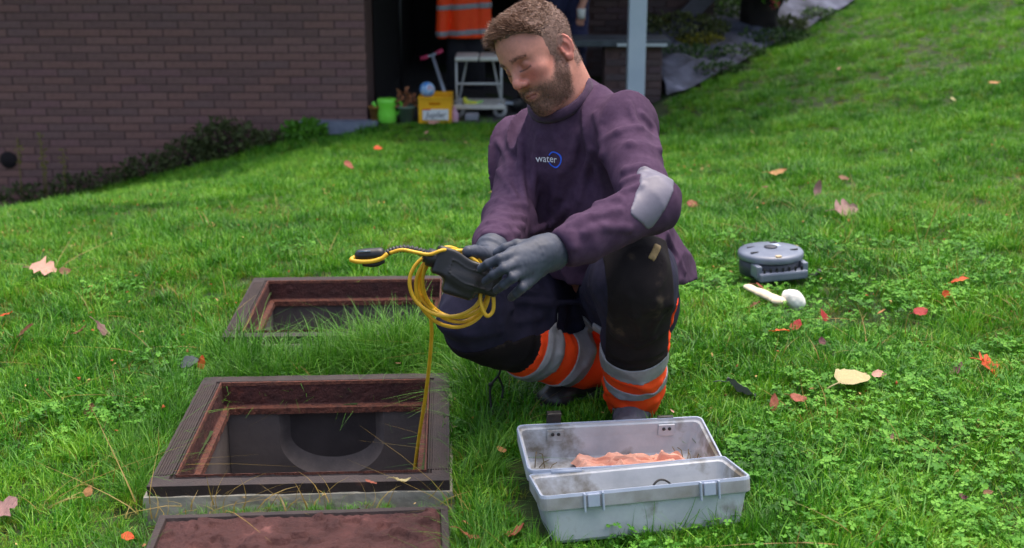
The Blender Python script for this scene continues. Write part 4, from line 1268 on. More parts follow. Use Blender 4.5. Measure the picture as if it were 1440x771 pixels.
man = empty('person', (float(hipM[0]), float(hipM[1]), 0.0))
tag(man, 'person in a dark purple sweatshirt squatting with a black device and yellow cable', 'person')
MO = np.array(man.location)
def m_sdf(name, fn, lo, hi, step, m, parent=None, margin=0.0, axes=None):
    if axes is None: axes = [axis_pts(lo[i], hi[i], step) for i in range(3)]
    v, f = sdf_arrays(fn, axes, margin)
    o = mesh_np(name, v, f, m, parent or man)
    o.matrix_parent_inverse = Matrix.Translation(-man.location)
    return o
hl, hh = HO - .145, HO + .145
allp = np.array(list(J.values()) + list(FOOT.values()) + list(HANDS.values()))
lo, hi = allp.min(0) - .14, np.maximum(allp.max(0) + .14, hh + .02)
body = m_sdf('body', d_body, None, None, None, M_skin, axes=[axis_mix(lo[i], hl[i], hh[i], hi[i], .011, .0021) for i in range(3)])
paint_skin(body)

# ---- hair
def strands(name, sel_fn, flow_fn, len_fn, n, width, m, seed, parent=None, lift=.0):
    me = body.data; nf = len(me.polygons)
    ce = np.empty(nf * 3, np.float32); me.polygons.foreach_get('center', ce); ce = ce.reshape(-1, 3)
    no = np.empty(nf * 3, np.float32); me.polygons.foreach_get('normal', no); no = no.reshape(-1, 3)
    ar = np.empty(nf, np.float32); me.polygons.foreach_get('area', ar)
    q = to_head(ce); w_ = sel_fn(q) * ar
    r = np.random.default_rng(seed)
    pick = r.choice(nf, n, p=w_ / w_.sum())
    root = q[pick] + r.normal(size=(n, 3)).astype(np.float32) * .0011
    nn = no[pick] @ HR.astype(np.float32)
    L = len_fn(root, r)[:, None]
    d0 = flow_fn(root, nn, r)
    d0 /= np.linalg.norm(d0, axis=1)[:, None]
    p0 = root + nn * lift
    d1 = d0 * .75 + r.normal(size=(n, 3)) * .14 - nn * .12
    p1 = p0 + d0 * L * .5; p2 = p1 + d1 * L * .5
    side = np.cross(d0, r.normal(size=(n, 3))); side /= np.linalg.norm(side, axis=1)[:, None] + 1e-9
    s = side * width
    V = np.stack([p0 - s, p0 + s, p1 - s * .8, p1 + s * .8, p2], 1).reshape(-1, 3)
    V = HO + HS * ((V * HW) @ HR.T)
    b = np.arange(n)[:, None] * 5
    F = np.concatenate([b + np.array([0, 1, 3]), b + np.array([0, 3, 2]), b + np.array([2, 3, 4])])
    o = mesh_np(name, V, F, m, parent or man, False)
    o.matrix_parent_inverse = Matrix.Translation(-man.location)
    o['kind'] = 'stuff'
    return o
M_hair = mat('brown_hair', lin(114, 87, 72), lin(146, 115, 96), .5, 160, c3=lin(186, 152, 128), fac=(.35, .64))
M_hairs = mat('short_side_hair', lin(112, 87, 76), lin(132, 104, 92), .7, 120)
M_beard = mat('beard_hair', lin(84, 63, 52), lin(114, 87, 70), .7, 160, c3=lin(136, 104, 84))
def topness(q): return sstep(.060, .100, q[:, 1] + .25 * q[:, 2])
def cap_thick(q): return .0012 + topness(q) * (.004 + .004 * sstep(-.02, .07, q[:, 2]))
def d_cap(p):
    q = to_head(p)
    base = ell(q, (0, .052, -.012), (.0765, .086, .098)); base = smin(base, ell(q, (0, .060, .032), (.064, .058, .056)), .03)
    base = smin(base, rc(q, (0, .02, .034), (0, -.045, .048), .057, .044), .03)
    t = cap_thick(q) * np.clip(hair_region(q) / .026, 0, 1)
    n_ = .0022 * vnoise(q * np.array([150, 150, 45], np.float32), 4) + .002 * vnoise(q * np.array([60, 60, 20], np.float32), 6)
    return np.maximum((base - t - n_ * topness(q)) * HS, -hair_region(q) * .8 - .001)
hair = m_sdf('hair', d_cap, HO - .15, HO + .16, .0026, M_hairs)
def flow_top(q, nn, r):
    d = np.zeros_like(q); d[:, 2] = .85; d[:, 0] = -.25; d[:, 1] = .1
    up = sstep(.02, .075, q[:, 2])
    d = d * (1 - .72 * up[:, None]) + nn * (.40 + 1.15 * up[:, None]) + r.normal(size=q.shape) * .22
    d += .32 * np.stack([vnoise(q * 75, 31), vnoise(q * 75, 32), vnoise(q * 75, 33)], -1)
    return d
strands('hair_strand', lambda q: (hair_region(q) > .002) * topness(q), flow_top, lambda q, r: (.008 + .022 * sstep(-.02, .075, q[:, 2])) * r.uniform(.45, 1.3, len(q)), 15000, .0005, M_hair, 1, lift=.006)
strands('side_hair', lambda q: (hair_region(q) > .0) * (1 - topness(q)) * (np.abs(q[:, 0]) < .084), lambda q, nn, r: nn * .5 + np.array([0, -.8, -.45]) + r.normal(size=q.shape) * .25, lambda q, r: .0028 + .006 * sstep(.0, .08, q[:, 1]) * r.uniform(.6, 1.1, len(q)), 6000, .00042, M_hairs, 2, lift=.001)
strands('beard', lambda q: sstep(-.004, .018, beard_region(q)) * (q[:, 1] > -.125) * (q[:, 2] > -.01), lambda q, nn, r: nn * .45 + np.array([0, -.85, .1]) + r.normal(size=q.shape) * .3, lambda q, r: 0.0046 * r.uniform(.6, 1.3, len(q)), 9000, .00034, M_beard, 3)
strands('eyebrow', lambda q: (np.abs(q[:, 1] - .0465 - .10 * (np.abs(q[:, 0]) - .012) * (np.abs(q[:, 0]) < .034) + .25 * np.maximum(np.abs(q[:, 0]) - .036, 0)) < .0038) * (np.abs(np.abs(q[:, 0]) - .030) < .0185) * (q[:, 2] > .05) * 1.0,
        lambda q, nn, r: nn * .3 + np.stack([np.sign(q[:, 0]), .25 + 0 * q[:, 0], -.3 + 0 * q[:, 0]], -1) + r.normal(size=q.shape) * .25, lambda q, r: .007 * r.uniform(.6, 1.2, len(q)), 420, .0003, M_beard, 4)

# ---- clothes
M_sweat = mat('purple_grey_fleece', lin(70, 52, 73), lin(81, 62, 84), 0.95, 60, 0.35, 900, spec=.12, bdist=.0012)
M_rib = mat('purple_grey_rib', lin(66, 49, 69), lin(78, 59, 80), 0.95, 60, 0.3, 900, sheen=.1, spec=.2)
M_patch = mat('grey_elbow_patch', lin(100, 97, 112), lin(114, 111, 126), 0.5, 24, 0.1, 120)
M_trs = mat('dark_navy_trousers', lin(34, 33, 52), lin(44, 42, 64), 0.9, 40, 0.3, 500, spec=.25)
M_knee = mat('black_knee_fabric', lin(24, 20, 23), lin(36, 31, 33), 0.9, 11, 0.3, 400, c3=lin(82, 70, 58), fac=(.36, .62), spec=.2)
M_boot = mat('black_boot_leather', lin(30, 27, 28), lin(44, 40, 40), 0.45, 24, 0.3, 120)
M_boot_g = mat('grey_boot_upper', lin(84, 82, 92), lin(104, 102, 112), 0.8, 24, 0.4, 200)
M_glove = mat('dark_nitrile_glove', lin(52, 58, 72), lin(64, 71, 86), 0.6, 18, 0.12, 90)

def limb_q(p, A, B):
    a = nrm(B - A); b = nrm(np.cross(a, [0.3, 0.2, .9])); c = np.cross(a, b)
    r = (p - A.astype(np.float32)) @ np.stack([a, b, c], -1).astype(np.float32)
    return r
def ridge(p, A, B, f_al, f_ci, seed):
    r = limb_q(p, A, B)
    n = vnoise(r * np.array([f_al, f_ci, f_ci], np.float32) + np.array([0, 0, 7.3], np.float32), seed)
    n2 = vnoise(r * np.array([f_al * 2.1, f_ci * 1.7, f_ci * 1.7], np.float32), seed + 5)
    return (1 - 2 * np.abs(n)) * .75 + (1 - 2 * np.abs(n2)) * .25, r[:, 0] / np.linalg.norm(B - A)
HEM_O, HEM_N = hipM + SP * .10, nrm(SP * .88 - FR * .47)
def d_sweater0(p):
    bx = J['wrL'] ; d = None
    t = d_torso(p, .003)
    # back and belly hang a little loose
    t = smin(t, rc(p, hipM + SP * .14 - FR * .085 + LT * .065, hipM + SP * .02 - FR * .095 + LT * .075, .105, .125), .05)
    t = smin(t, rc(p, hipM + SP * .16 + FR * .075, hipM + SP * .09 + FR * .075, .10, .10), .06)
    q = (p - shM.astype(np.float32)) @ np.stack([LT, SP, FR], -1).astype(np.float32)
    v = vnoise(np.stack([q[:, 0] * 13 + q[:, 1] * 5, q[:, 1] * 3.2 - q[:, 0] * 2, q[:, 2] * 5], -1), 21)
    v2 = vnoise(np.stack([q[:, 0] * 8, q[:, 1] * 20, q[:, 2] * 8], -1), 23)
    rv = (1 - np.abs(v)) ** 3
    t = t - .030 * (rv - .25) - .010 * (1 - 2 * np.abs(v2)) * sstep(-.12, -.30, q[:, 1])
    d = t
    for s, k in (('L', .009), ('R', .009)):
        A, E, W = J['sh' + s], J['el' + s], J['wr' + s]
        Wc = E + (W - E) * .99
        a = rc(p, A, E, .050 if s == 'R' else .059, .050)
        rg, tt = ridge(p, A, E, 17, 6, 31)
        a = a - .009 * rg * (.45 + .55 * sstep(.45, .95, tt))
        b = rc(p, E, E + (W - E) * .86, .051, .042)
        rg, tt = ridge(p, E, W, 21, 6, 37)
        b = b - .009 * rg * (.45 + .55 * np.exp(-((tt - .1) / .2) ** 2)) - .006 * np.exp(-((tt - .78) / .07) ** 2)
        a = smin(a, b, .02)
        a = smin(a, rc(p, E + (W - E) * .82, Wc, .040, .035), .006)
        wv = nrm(W - E)
        a = np.maximum(a, (p - Wc.astype(np.float32)) @ wv.astype(np.float32))
        d = smin(d, a, k)
    d = np.maximum(d, -((p - HEM_O.astype(np.float32)) @ HEM_N.astype(np.float32)))
    # collar and neck opening
    d = smin(d, rc(p, NECK_C - NECK_N * .012, shM + FR * .02 - SP * .03, .064, .10), .035)
    ctr = NECK_C + NECK_N * .05
    hole = rc(p, NECK_C - NECK_N * .02, NECK_C + NECK_N * .075, .058, .064)
    d = smax(d, -hole, .006)
    d = smax(d, (p - (NECK_C + NECK_N * .012).astype(np.float32)) @ NECK_N.astype(np.float32) - 1.1 * np.maximum(0, np.linalg.norm(p - NECK_C.astype(np.float32), axis=1) - .078), .02)
    return d
def C2(x, y): return (600 + x / 2.965, 180 + y / 2.965)
def C1(x, y): return (620 + x / 3.213, y / 3.213)
FOLD_LINES = [  # ridges of cloth, each from the photo's run of a fold; radius, height
    ([C2(765, 262), C2(820, 232), C2(885, 210)], .011), ([C2(752, 215), C2(830, 180), C2(905, 165)], .012), ([C2(772, 300), C2(830, 268), C2(890, 246)], .010),
    ([C2(640, 352), C2(710, 322), C2(800, 300)], .011), ([C2(600, 410), C2(690, 372), C2(800, 345)], .010), ([C2(655, 440), C2(740, 415), C2(840, 420)], .011),
    ([C2(560, 405), C2(600, 440), C2(615, 500)], .009), ([C2(735, 120), C2(850, 70), C2(970, 90)], .012), ([C2(725, 60), C2(800, 20), C2(890, 0)], .010),
    ([C2(640, 20), C2(600, 140), C2(560, 280)], .013), ([C2(545, 40), C2(560, 180), C2(520, 330)], .012), ([C2(690, 90), C2(660, 210), C2(640, 300)], .012),
    ([C2(470, 30), C2(455, 130), C2(440, 260)], .010), ([C2(395, 60), C2(390, 200), C2(410, 330)], .011), ([C2(585, 330), C2(520, 400), C2(440, 430)], .011),
    ([C2(285, 352), C2(340, 372), C2(405, 375)], .010), ([C2(300, 305), C2(350, 325), C2(400, 322)], .009), ([C2(262, 398), C2(330, 415), C2(400, 410)], .010), ([C2(245, 440), C2(310, 448), C2(380, 440)], .009),
    ([C2(300, 60), C2(340, 120), C2(345, 200)], .010), ([C2(300, 180), C2(340, 240), C2(370, 290)], .009),
    ([C2(1010, 330), C2(1040, 420), C2(1075, 540)], .012), ([C2(1000, 440), C2(1030, 520), C2(1070, 600)], .010),
    ([C1(700, 520), C1(730, 600), C1(735, 700)], .010), ([C1(600, 600), C1(590, 680), C1(560, 760)], .011), ([C1(790, 400), C1(850, 470), C1(880, 560)], .009), ([C1(905, 520), C1(960, 590), C1(985, 680)], .010)]
FOLDS = []
def build_folds():
    T = np.linspace(1.6, 3.3, 600)
    for pts, r in FOLD_LINES:
        on = []
        for px, py in pts:
            d = ray(px, py); pp = (np.array([0, 0, CAM_H]) + T[:, None] * d[None, :]).astype(np.float32)
            v = d_sweater0(pp); k = np.argmax(v < 0)
            if v[k] < 0: on.append(pp[k].astype(float) + d * (r * .22))
        FOLDS.extend((a, b, r) for a, b in zip(on[:-1], on[1:]) if np.linalg.norm(a - b) < .14)
def d_sweater(p):
    d = d_sweater0(p)
    near = np.nonzero(d < .03)[0]
    if len(near):
        q = p[near]; e = d[near]
        for a, b, r in FOLDS: e = smin(e, rc(q, a, b, r * .8, r * .8), .0075)
        d[near] = e
    return d
NECK_C = P(789, 139, 2.66); NECK_N = nrm(nrm(HO - NECK_C) * .75 + SP * .5 + FR * .25)
build_folds()
slo = np.min([J[k] for k in ('shL', 'shR', 'elL', 'elR', 'wrL', 'wrR', 'hipL', 'hipR', 'neck')], 0) - np.array([.12, .12, .10])
shi = np.max([J[k] for k in ('shL', 'shR', 'elL', 'elR', 'wrL', 'wrR', 'hipL', 'hipR', 'neck')], 0) + np.array([.22, .26, .12])
sweat = m_sdf('sweatshirt', d_sweater, slo, shi, .0046, M_sweat, margin=.012)
# ribbed collar
u_, v_ = nrm(np.cross(NECK_N, [0, 0, 1])), None; v_ = np.cross(NECK_N, u_)
ring = [NECK_C + NECK_N * .004 + (u_ * math.cos(t) + v_ * math.sin(t)) * .0665 for t in np.linspace(0, 2 * math.pi, 41)]
V, F = [], []
for i in range(41):
    rd = nrm(ring[i % 40] - NECK_C)
    for (a_, b_) in ((.0085, -.012), (.0105, -.002), (.007, .008), (.001, .011), (-.004, .006), (-.004, -.012)):
        V.append(NECK_C + NECK_N * (.004 + b_) + rd * (.0655 + a_ + .0006 * (i % 2)))
for i in range(40):
    for j in range(6): F.append([i * 6 + j, (i + 1) * 6 + j, (i + 1) * 6 + (j + 1) % 6, i * 6 + (j + 1) % 6])
o = mesh_np('collar', V, F, M_rib, man); o.matrix_parent_inverse = Matrix.Translation(-man.location)
# elbow patch
pa, pb = P(926, 246, 2.36), P(896, 308, 2.31)
def d_patch(p):
    reg = rbox(p, (pa + pb) / 2, (.036, .09, .055), .01, None)
    a = nrm(pb - pa); sid = nrm(np.cross(a, nrm(np.array([.25, -1, .1])))); nr_ = np.cross(a, sid)
    reg = rbox(p, (pa + pb) / 2, (np.linalg.norm(pb - pa) / 2 + .012, .030, .09), .012, np.stack([a, sid, nr_], -1))
    ds = d_sweater(p)
    return np.maximum(np.maximum(ds - .0022, -ds - .004), reg)
m_sdf('elbow_patch', d_patch, np.minimum(pa, pb) - .10, np.maximum(pa, pb) + .10, .0032, M_patch, margin=.008)

KS_R = P(668, 462, 2.52)
def d_trousers0(p):
    d = None
    for s in 'LR':
        H_, K, A = J['hip' + s], J['knee' + s], J['ank' + s]
        a = rc(p, H_, K, .102, .076 if s == 'L' else .062)
        rg, tt = ridge(p, H_, K, 14, 9, 41)
        a = a - .020 * rg * sstep(-.1, .3, tt)
        e = A + (A - K) * (.06 if s == 'L' else .02)
        if s == 'R': K = KS_R
        if s == 'L':
            md = K + (A - K) * .55
            b = smin(rc(p, K, md, .082, .056), rc(p, md, e, .056, .053), .01)
        else: b = rc(p, K, e, .066, .057)
        rg, tt = ridge(p, K, A, 16, 6, 47)
        b = b - .016 * rg * (.35 + .65 * sstep(.1, .6, tt)) - .009 * np.exp(-((tt - .90) / .09) ** 2)
        b = np.maximum(b, (p - e.astype(np.float32)) @ nrm(A - K).astype(np.float32))
        a = smin(a, b, .02)
        d = a if d is None else smin(d, a, .02)
    seat = rc(p, hipM - LT * .07 - FR * .02, hipM + LT * .07 - FR * .02, .125, .125)
    seat = np.maximum(seat, (p - (hipM + SP * .12).astype(np.float32)) @ SP.astype(np.float32))
    d = smin(d, seat, .04)
    return np.maximum(d, -p[:, 2] + .012)
def C4(x, y): return (600 + x / 3.505, 400 + y / 3.505)
TFOLDS = []
for pts, r in (([C4(400, 25), C4(600, 45), C4(800, 30)], .010), ([C4(430, 80), C4(600, 95), C4(760, 85)], .009), ([C4(340, 165), C4(450, 185), C4(560, 160)], .009), ([C4(150, 215), C4(260, 200), C4(360, 190)], .009), ([C4(240, 110), C4(330, 130), C4(420, 120)], .009),
               ([C4(905, 60), C4(935, 140), C4(930, 230)], .009), ([C4(1010, 60), C4(1030, 150), C4(1060, 250)], .008), ([C4(950, 250), C4(1040, 290), C4(1110, 260)], .008), ([C4(1130, 80), C4(1135, 160), C4(1100, 230)], .008), ([C4(890, 555), C4(980, 600), C4(1120, 570)], .008), ([C4(880, 470), C4(900, 520), C4(960, 545)], .007), ([C4(1060, 500), C4(1110, 520), C4(1145, 480)], .007),
               ([C4(640, 270), C4(650, 340), C4(630, 410)], .007), ([C4(800, 260), C4(810, 330), C4(780, 390)], .007), ([C4(560, 290), C4(545, 350), C4(520, 400)], .007)):
    T = np.linspace(1.6, 3.3, 600); on = []
    for px, py in pts:
        d = ray(px, py); pp = (np.array([0, 0, CAM_H]) + T[:, None] * d[None, :]).astype(np.float32)
        v = d_trousers0(pp); k = np.argmax(v < 0)
        if v[k] < 0: on.append(pp[k].astype(float) + d * r * .40)
    TFOLDS += [(a, b, r) for a, b in zip(on[:-1], on[1:]) if np.linalg.norm(a - b) < .13]
def d_trousers(p):
    d = d_trousers0(p)
    near = np.nonzero(d < .03)[0]
    if len(near):
        q = p[near]; e = d[near]
        for a, b, r in TFOLDS: e = smin(e, rc(q, a, b, r * .8, r * .8), .008)
        d[near] = e
    return d
tl = np.min([J[k] for k in ('hipL', 'hipR', 'kneeL', 'kneeR', 'ankL', 'ankR')], 0) - .13
th_ = np.max([J[k] for k in ('hipL', 'hipR', 'kneeL', 'kneeR', 'ankL', 'ankR')], 0) + .16
tl[2] = -.01
m_sdf('trousers', d_trousers, tl, th_, .0058, M_trs, margin=.012)
def d_thigh(p, s): return .004 - rc(p, J['hip' + s], J['knee' + s], .122, .080) if s == 'R' else np.full(len(p), -1.0, np.float32)
def shell(name, s, reg, m, off, lo, hi, step=.0032):
    def f(p):
        d = d_trousers(p)
        return np.maximum(np.maximum(d - off, -d - .004), reg(p))
    return m_sdf(name, f, lo, hi, step, m, margin=.01)
def shin_t(p, s):
    K, A = (J['kneeL'] if s == 'L' else KS_R), J['ank' + s]; r = limb_q(p, K, A); L = np.linalg.norm(A - K)
    rad = np.sqrt(r[:, 1] ** 2 + r[:, 2] ** 2)
    return r[:, 0] / L, rad, L
for s in 'LR':
    K, A, H_ = J['knee' + s], J['ank' + s], J['hip' + s]
    lo_, hi_ = np.minimum(K, A) - .12, np.maximum(K, A) + .12; lo_[2] = max(lo_[2], -.005)
    if s == 'L': sp = dict(o0=.55, b=((.53, .65), (.755, .82)), kn=.54)
    else: sp = dict(o0=.34, b=((.40, .54), (.66, .80)), kn=.36)
    def near(p, s=s):                               # keep to this leg's shin
        t, rad, L = shin_t(p, s); return rad - .115
    def dip(p, s=s):
        return 0
    def reg_o(p, s=s, sp=sp):
        t, rad, L = shin_t(p, s); return np.maximum(np.maximum((sp['o0'] - t) * L, (t - 1.2) * L), np.maximum(rad - .11, d_thigh(p, s)))
    shell('hi_vis_panel', s, reg_o, M_orange, .0030, lo_, hi_)
    for b0, b1 in sp['b']:
        def reg_b(p, s=s, b0=b0, b1=b1):
            t, rad, L = shin_t(p, s); return np.maximum(np.maximum((b0 - t) * L, (t - b1) * L), np.maximum(rad - .11, d_thigh(p, s)))
        shell('reflective_band', s, reg_b, M_reflect, .0054, lo_, hi_, .0032)
    # knee panel: the front of knee and upper shin
    fwd = nrm(nrm(K - H_) + nrm(K - A) * .35)
    LTX = nrm(np.cross(A - K, fwd)); sa_ = nrm(A - K); fwp = nrm(fwd - sa_ * fwd.dot(sa_))
    def reg_k(p, s=s, K=K, sp=sp, fwd=fwd, LTX=LTX, fwp=fwp):
        t, rad, L = shin_t(p, s)
        q = p - K.astype(np.float32); r = np.maximum((t - sp['kn']) * L, rad - .12)
        if s == 'R': return np.maximum(np.maximum(r, d_thigh(p, s)), (-t - .1) * L)
        return np.maximum(np.maximum(r, np.minimum(-(q @ fwd.astype(np.float32)) - .030, np.maximum(-(q @ fwp.astype(np.float32)) - .012, -t * L))), np.abs(q @ LTX.astype(np.float32)) - .066)
    shell('knee_panel', s, reg_k, M_knee, .0030, np.minimum(K, A) - .13, np.maximum(K, A) + .13, .0036)
# orange piping up the outer side of the left shin
_K, _A = J['kneeL'], J['ankL']; _a = nrm(_A - _K); _x = np.array([1.0, -.25, 0]); _x = nrm(_x - _a * _x.dot(_a)); _y = np.cross(_a, _x)
def reg_pipe(p):
    t, rad, L = shin_t(p, 'L'); q = p - _K.astype(np.float32)
    return np.maximum(np.maximum(np.abs(q @ _y.astype(np.float32)) - .013, .02 - q @ _x.astype(np.float32)), np.maximum((.12 - t) * L, (t - .62) * L))
shell('side_stripe', 'L', reg_pipe, M_orange, .0030, _K - np.array([.0, .12, .3]), _K + np.array([.14, .16, .06]), .0036)
_lb = P(921, 350, 2.40)
def reg_label(p):
    u = nrm(P(925, 342, 2.40) - P(915, 358, 2.40)); n_ = nrm(np.cross(u, [0, -1, .3])); w_ = np.cross(u, n_)
    return rbox(p, _lb, (.013, .0075, .09), .001, np.stack([u, n_, w_], -1))
shell('sewn_label', 'L', reg_label, mat('tan_label', lin(120, 100, 62), lin(150, 128, 84), .8, 120), .0056, _lb - .09, _lb + .09, .003)
def boots():
    for s in 'LR':
        A, T = J['ank' + s], FOOT[s]
        dv = T - A; dv[2] = 0; dv = nrm(dv)
        T2 = np.array([T[0], T[1], .032]) + dv * .01
        if s == 'L': heel = np.array([A[0], A[1], .042]) - dv * .03
        else: heel = np.array([A[0], A[1], .085]) - dv * .02
        sd_ = np.cross([0, 0, 1], dv)
        def f(p, s=s, A=A, T2=T2, heel=heel, sd_=sd_, dv=dv):
            d = smin(rc(p, heel, T2, .042, .030), rc(p, heel + np.array([0, 0, .02]), T2 - dv * .08 + np.array([0, 0, .010]), .04, .022), .03)
            d = smin(d, rc(p, heel + dv * .02, A + np.array([0, 0, .035]), .044, .046), .03)
            d = smin(d, ell(p, T2, (.044, .044, .033)), .015)
            d = d + .0016 * vnoise(p * 70, 4) + .003 * (1 - 2 * np.abs(vnoise(p * 26, 6)))
            return np.maximum(d, -p[:, 2] + .006)
        pts = np.array([A, T2, heel]); lo_, hi_ = pts.min(0) - .08, pts.max(0) + .1; lo_[2] = -.01
        bo = m_sdf('boot', f, lo_, hi_, .0042, M_boot_g if s == 'L' else M_boot)
        def g(p, f=f): return np.maximum(np.maximum(f(p) - .004, p[:, 2] - .024), -p[:, 2] + .002) if True else 0
        so = m_sdf('sole', g, lo_, np.array([hi_[0], hi_[1], .05]), .0046, M_black)
        # laces
        for q in range(4):
            c_ = T2 - dv * (.055 + .018 * q) + np.array([0, 0, .030 + .012 * q])
            V, F = tube_arrays([c_ - sd_ * .026 - np.array([0, 0, .010]), c_ + np.array([0, 0, .006]), c_ + sd_ * .026 - np.array([0, 0, .010])], .0024, 6)
            lc = mesh_np('lace', V, F, M_black, man); lc.matrix_parent_inverse = Matrix.Translation(-man.location)
boots()

# ---- gloved hands
def C7(cx, cy, Y): return P(640 + cx / 6.425, 320 + cy / 6.425, Y)
def chain(p, pts, r, k=.004):
    d = None
    for i in range(len(pts) - 1):
        e = rc(p, pts[i], pts[i + 1], r[i], r[i + 1]); d = e if d is None else smin(d, e, k)
    return d
LW = [C7(845, 225, 2.235)]
L_PALM = [(C7(815, 165, 2.245), C7(520, 235, 2.185), .020, .0128), (C7(815, 215, 2.232), C7(545, 325, 2.172), .021, .0130),
          (C7(815, 265, 2.230), C7(580, 415, 2.172), .020, .0125), (C7(815, 305, 2.240), C7(640, 505, 2.182), .019, .0115)]
L_FING = [([C7(520, 235, 2.185), C7(395, 285, 2.155), C7(300, 330, 2.160), C7(235, 372, 2.178)], [.0122, .0108, .0098, .0085]),
          ([C7(545, 325, 2.172), C7(440, 375, 2.142), C7(345, 430, 2.150), C7(275, 485, 2.172)], [.0124, .0110, .0100, .0086]),
          ([C7(580, 415, 2.172), C7(520, 455, 2.142), C7(440, 515, 2.152), C7(375, 565, 2.178)], [.0120, .0106, .0096, .0083]),
          ([C7(640, 505, 2.182), C7(605, 545, 2.160), C7(555, 590, 2.168), C7(508, 632, 2.190)], [.0108, .0094, .0086, .0076]),
          ([C7(700, 160, 2.235), C7(560, 150, 2.225), C7(455, 185, 2.220), C7(372, 228, 2.225)], [.016, .0130, .0110, .0090])]
def d_handL(p):
    d = None
    for a, b, r1, r2 in L_PALM:
        e = rc(p, a, b, r1, r2); d = e if d is None else smin(d, e, .016)
    d = smin(d, rc(p, C7(900, 230, 2.255), C7(800, 225, 2.235), .031, .028), .02)
    for pts, r in L_FING: d = smin(d, chain(p, pts, [.0098, .0090, .0086, .0076] if len(r) == 4 else r, .004), .007)
    rg, tt = ridge(p, C7(880, 230, 2.25), C7(520, 330, 2.17), 70, 10, 61)
    return d - .0016 * rg * sstep(1.05, .2, tt) - .0005 * vnoise(p * 160, 3)
gl = C7(200, 80, 2.1), C7(930, 680, 2.32)
def bnd(pts, m): pts = np.array(pts); return pts.min(0) - m, pts.max(0) + m
allL = [x for pts, _ in L_FING for x in pts] + [a for a, *_ in L_PALM] + [C7(900, 230, 2.255)]
lo_, hi_ = bnd(allL, .04)
m_sdf('glove', d_handL, lo_, hi_, .0019, M_glove)
# right hand: palm behind the grip, thumb on top, fingers wrapped beneath
R_THUMB = [C7(330, 270, 2.29), C7(235, 240, 2.262), C7(170, 220, 2.245), C7(118, 222, 2.232)]
R_FING = [([C7(250, 330, 2.292), C7(120, 400, 2.262), C7(60, 500, 2.232), C7(70, 560, 2.205)], [.013, .0112, .0102, .009]),
          ([C7(290, 370, 2.295), C7(180, 460, 2.268), C7(120, 545, 2.236), C7(125, 590, 2.206)], [.013, .0112, .0102, .009]),
          ([C7(320, 400, 2.297), C7(230, 500, 2.272), C7(175, 565, 2.244), C7(180, 600, 2.212)], [.0125, .0108, .0098, .0086]),
          ([C7(345, 430, 2.300), C7(280, 520, 2.278), C7(235, 580, 2.252), C7(238, 604, 2.226)], [.0115, .0098, .0088, .0078])]
def d_handR(p):
    W = J['wrR']
    d = rc(p, W, W + (C7(320, 300, 2.30) - W) * .6, .029, .030)
    for pts, r in R_FING:
        d = smin(d, rc(p, W, pts[0], .022, .0135), .018); d = smin(d, chain(p, pts, [x * .85 for x in r]), .006)
    d = smin(d, chain(p, R_THUMB, [.0165, .0135, .0122, .0105]), .010)
    rg, tt = ridge(p, W, C7(250, 330, 2.29), 70, 10, 71)
    return d - .0015 * rg - .0005 * vnoise(p * 160, 3)
allR = [x for pts, _ in R_FING for x in pts] + R_THUMB + [J['wrR']]
lo_, hi_ = bnd(allR, .045)
m_sdf('glove', d_handR, lo_, hi_, .0019, M_glove)

# ---- logo: printed on the chest, laid onto the cloth
M_white_print = mat('white_print', lin(226, 226, 232), rough=.6)
M_blue_print = mat('blue_print', lin(40, 96, 226), rough=.6)
def onto_chest(V2, c, ux, uy, lift=.0022):
    """march flat print points back until they lie on the sweatshirt"""
    n = nrm(np.cross(ux, uy))
    if n[1] > 0: n = -n
    p = (c + V2[:, :1] * ux + V2[:, 1:2] * uy + n * .09).astype(np.float32)
    for _ in range(60):
        d = d_sweater(p)[:, None] - lift
        p = p - n.astype(np.float32) * np.clip(d, -.004, .02) * .8
    return p
def logo():
    c = P(752, 247, 2.55); ux = P(760, 247.5, 2.55 - .004) - P(750, 247.5, 2.55); ux = nrm(ux + np.array([0, -.35, 0]) * np.linalg.norm(ux)); uy = nrm(SP - ux * SP.dot(ux))
    k = np.linalg.norm(P(1, 0, 2.5) - P(0, 0, 2.5)) * 1.12
    V, F = text_mesh('water', 13.5 * k, 0)
    bm = bmesh.new()
    vs = [bm.verts.new((v[0], v[1], 0)) for v in V]
    for f in F:
        try: bm.faces.new([vs[i] for i in f])
        except ValueError: pass
    bmesh.ops.triangulate(bm, faces=bm.faces[:])
    V2 = np.array([(v.co.x * 1.02 - 4.5 * k, v.co.y) for v in bm.verts]); F2 = [[v.index for v in f.verts] for f in bm.faces] if bm.verts.index_update() is None else []
    o = mesh_np('lettering', onto_chest(V2, c, ux, uy, .0034), F2, M_white_print, sweat, False); bm.free()
    A_ = []; FF = []
    for i, t in enumerate(np.linspace(R(-155), R(150), 40)):
        for r in (8.8 * k, 10.6 * k): A_.append((7.5 * k + r * math.cos(t), -.5 * k + r * math.sin(t)))
        if i: FF.append([2 * i - 2, 2 * i - 1, 2 * i + 1, 2 * i])
    o2 = mesh_np('logo_ring', onto_chest(np.array(A_), c, ux, uy, .0026), FF, M_blue_print, sweat, False)
logo()

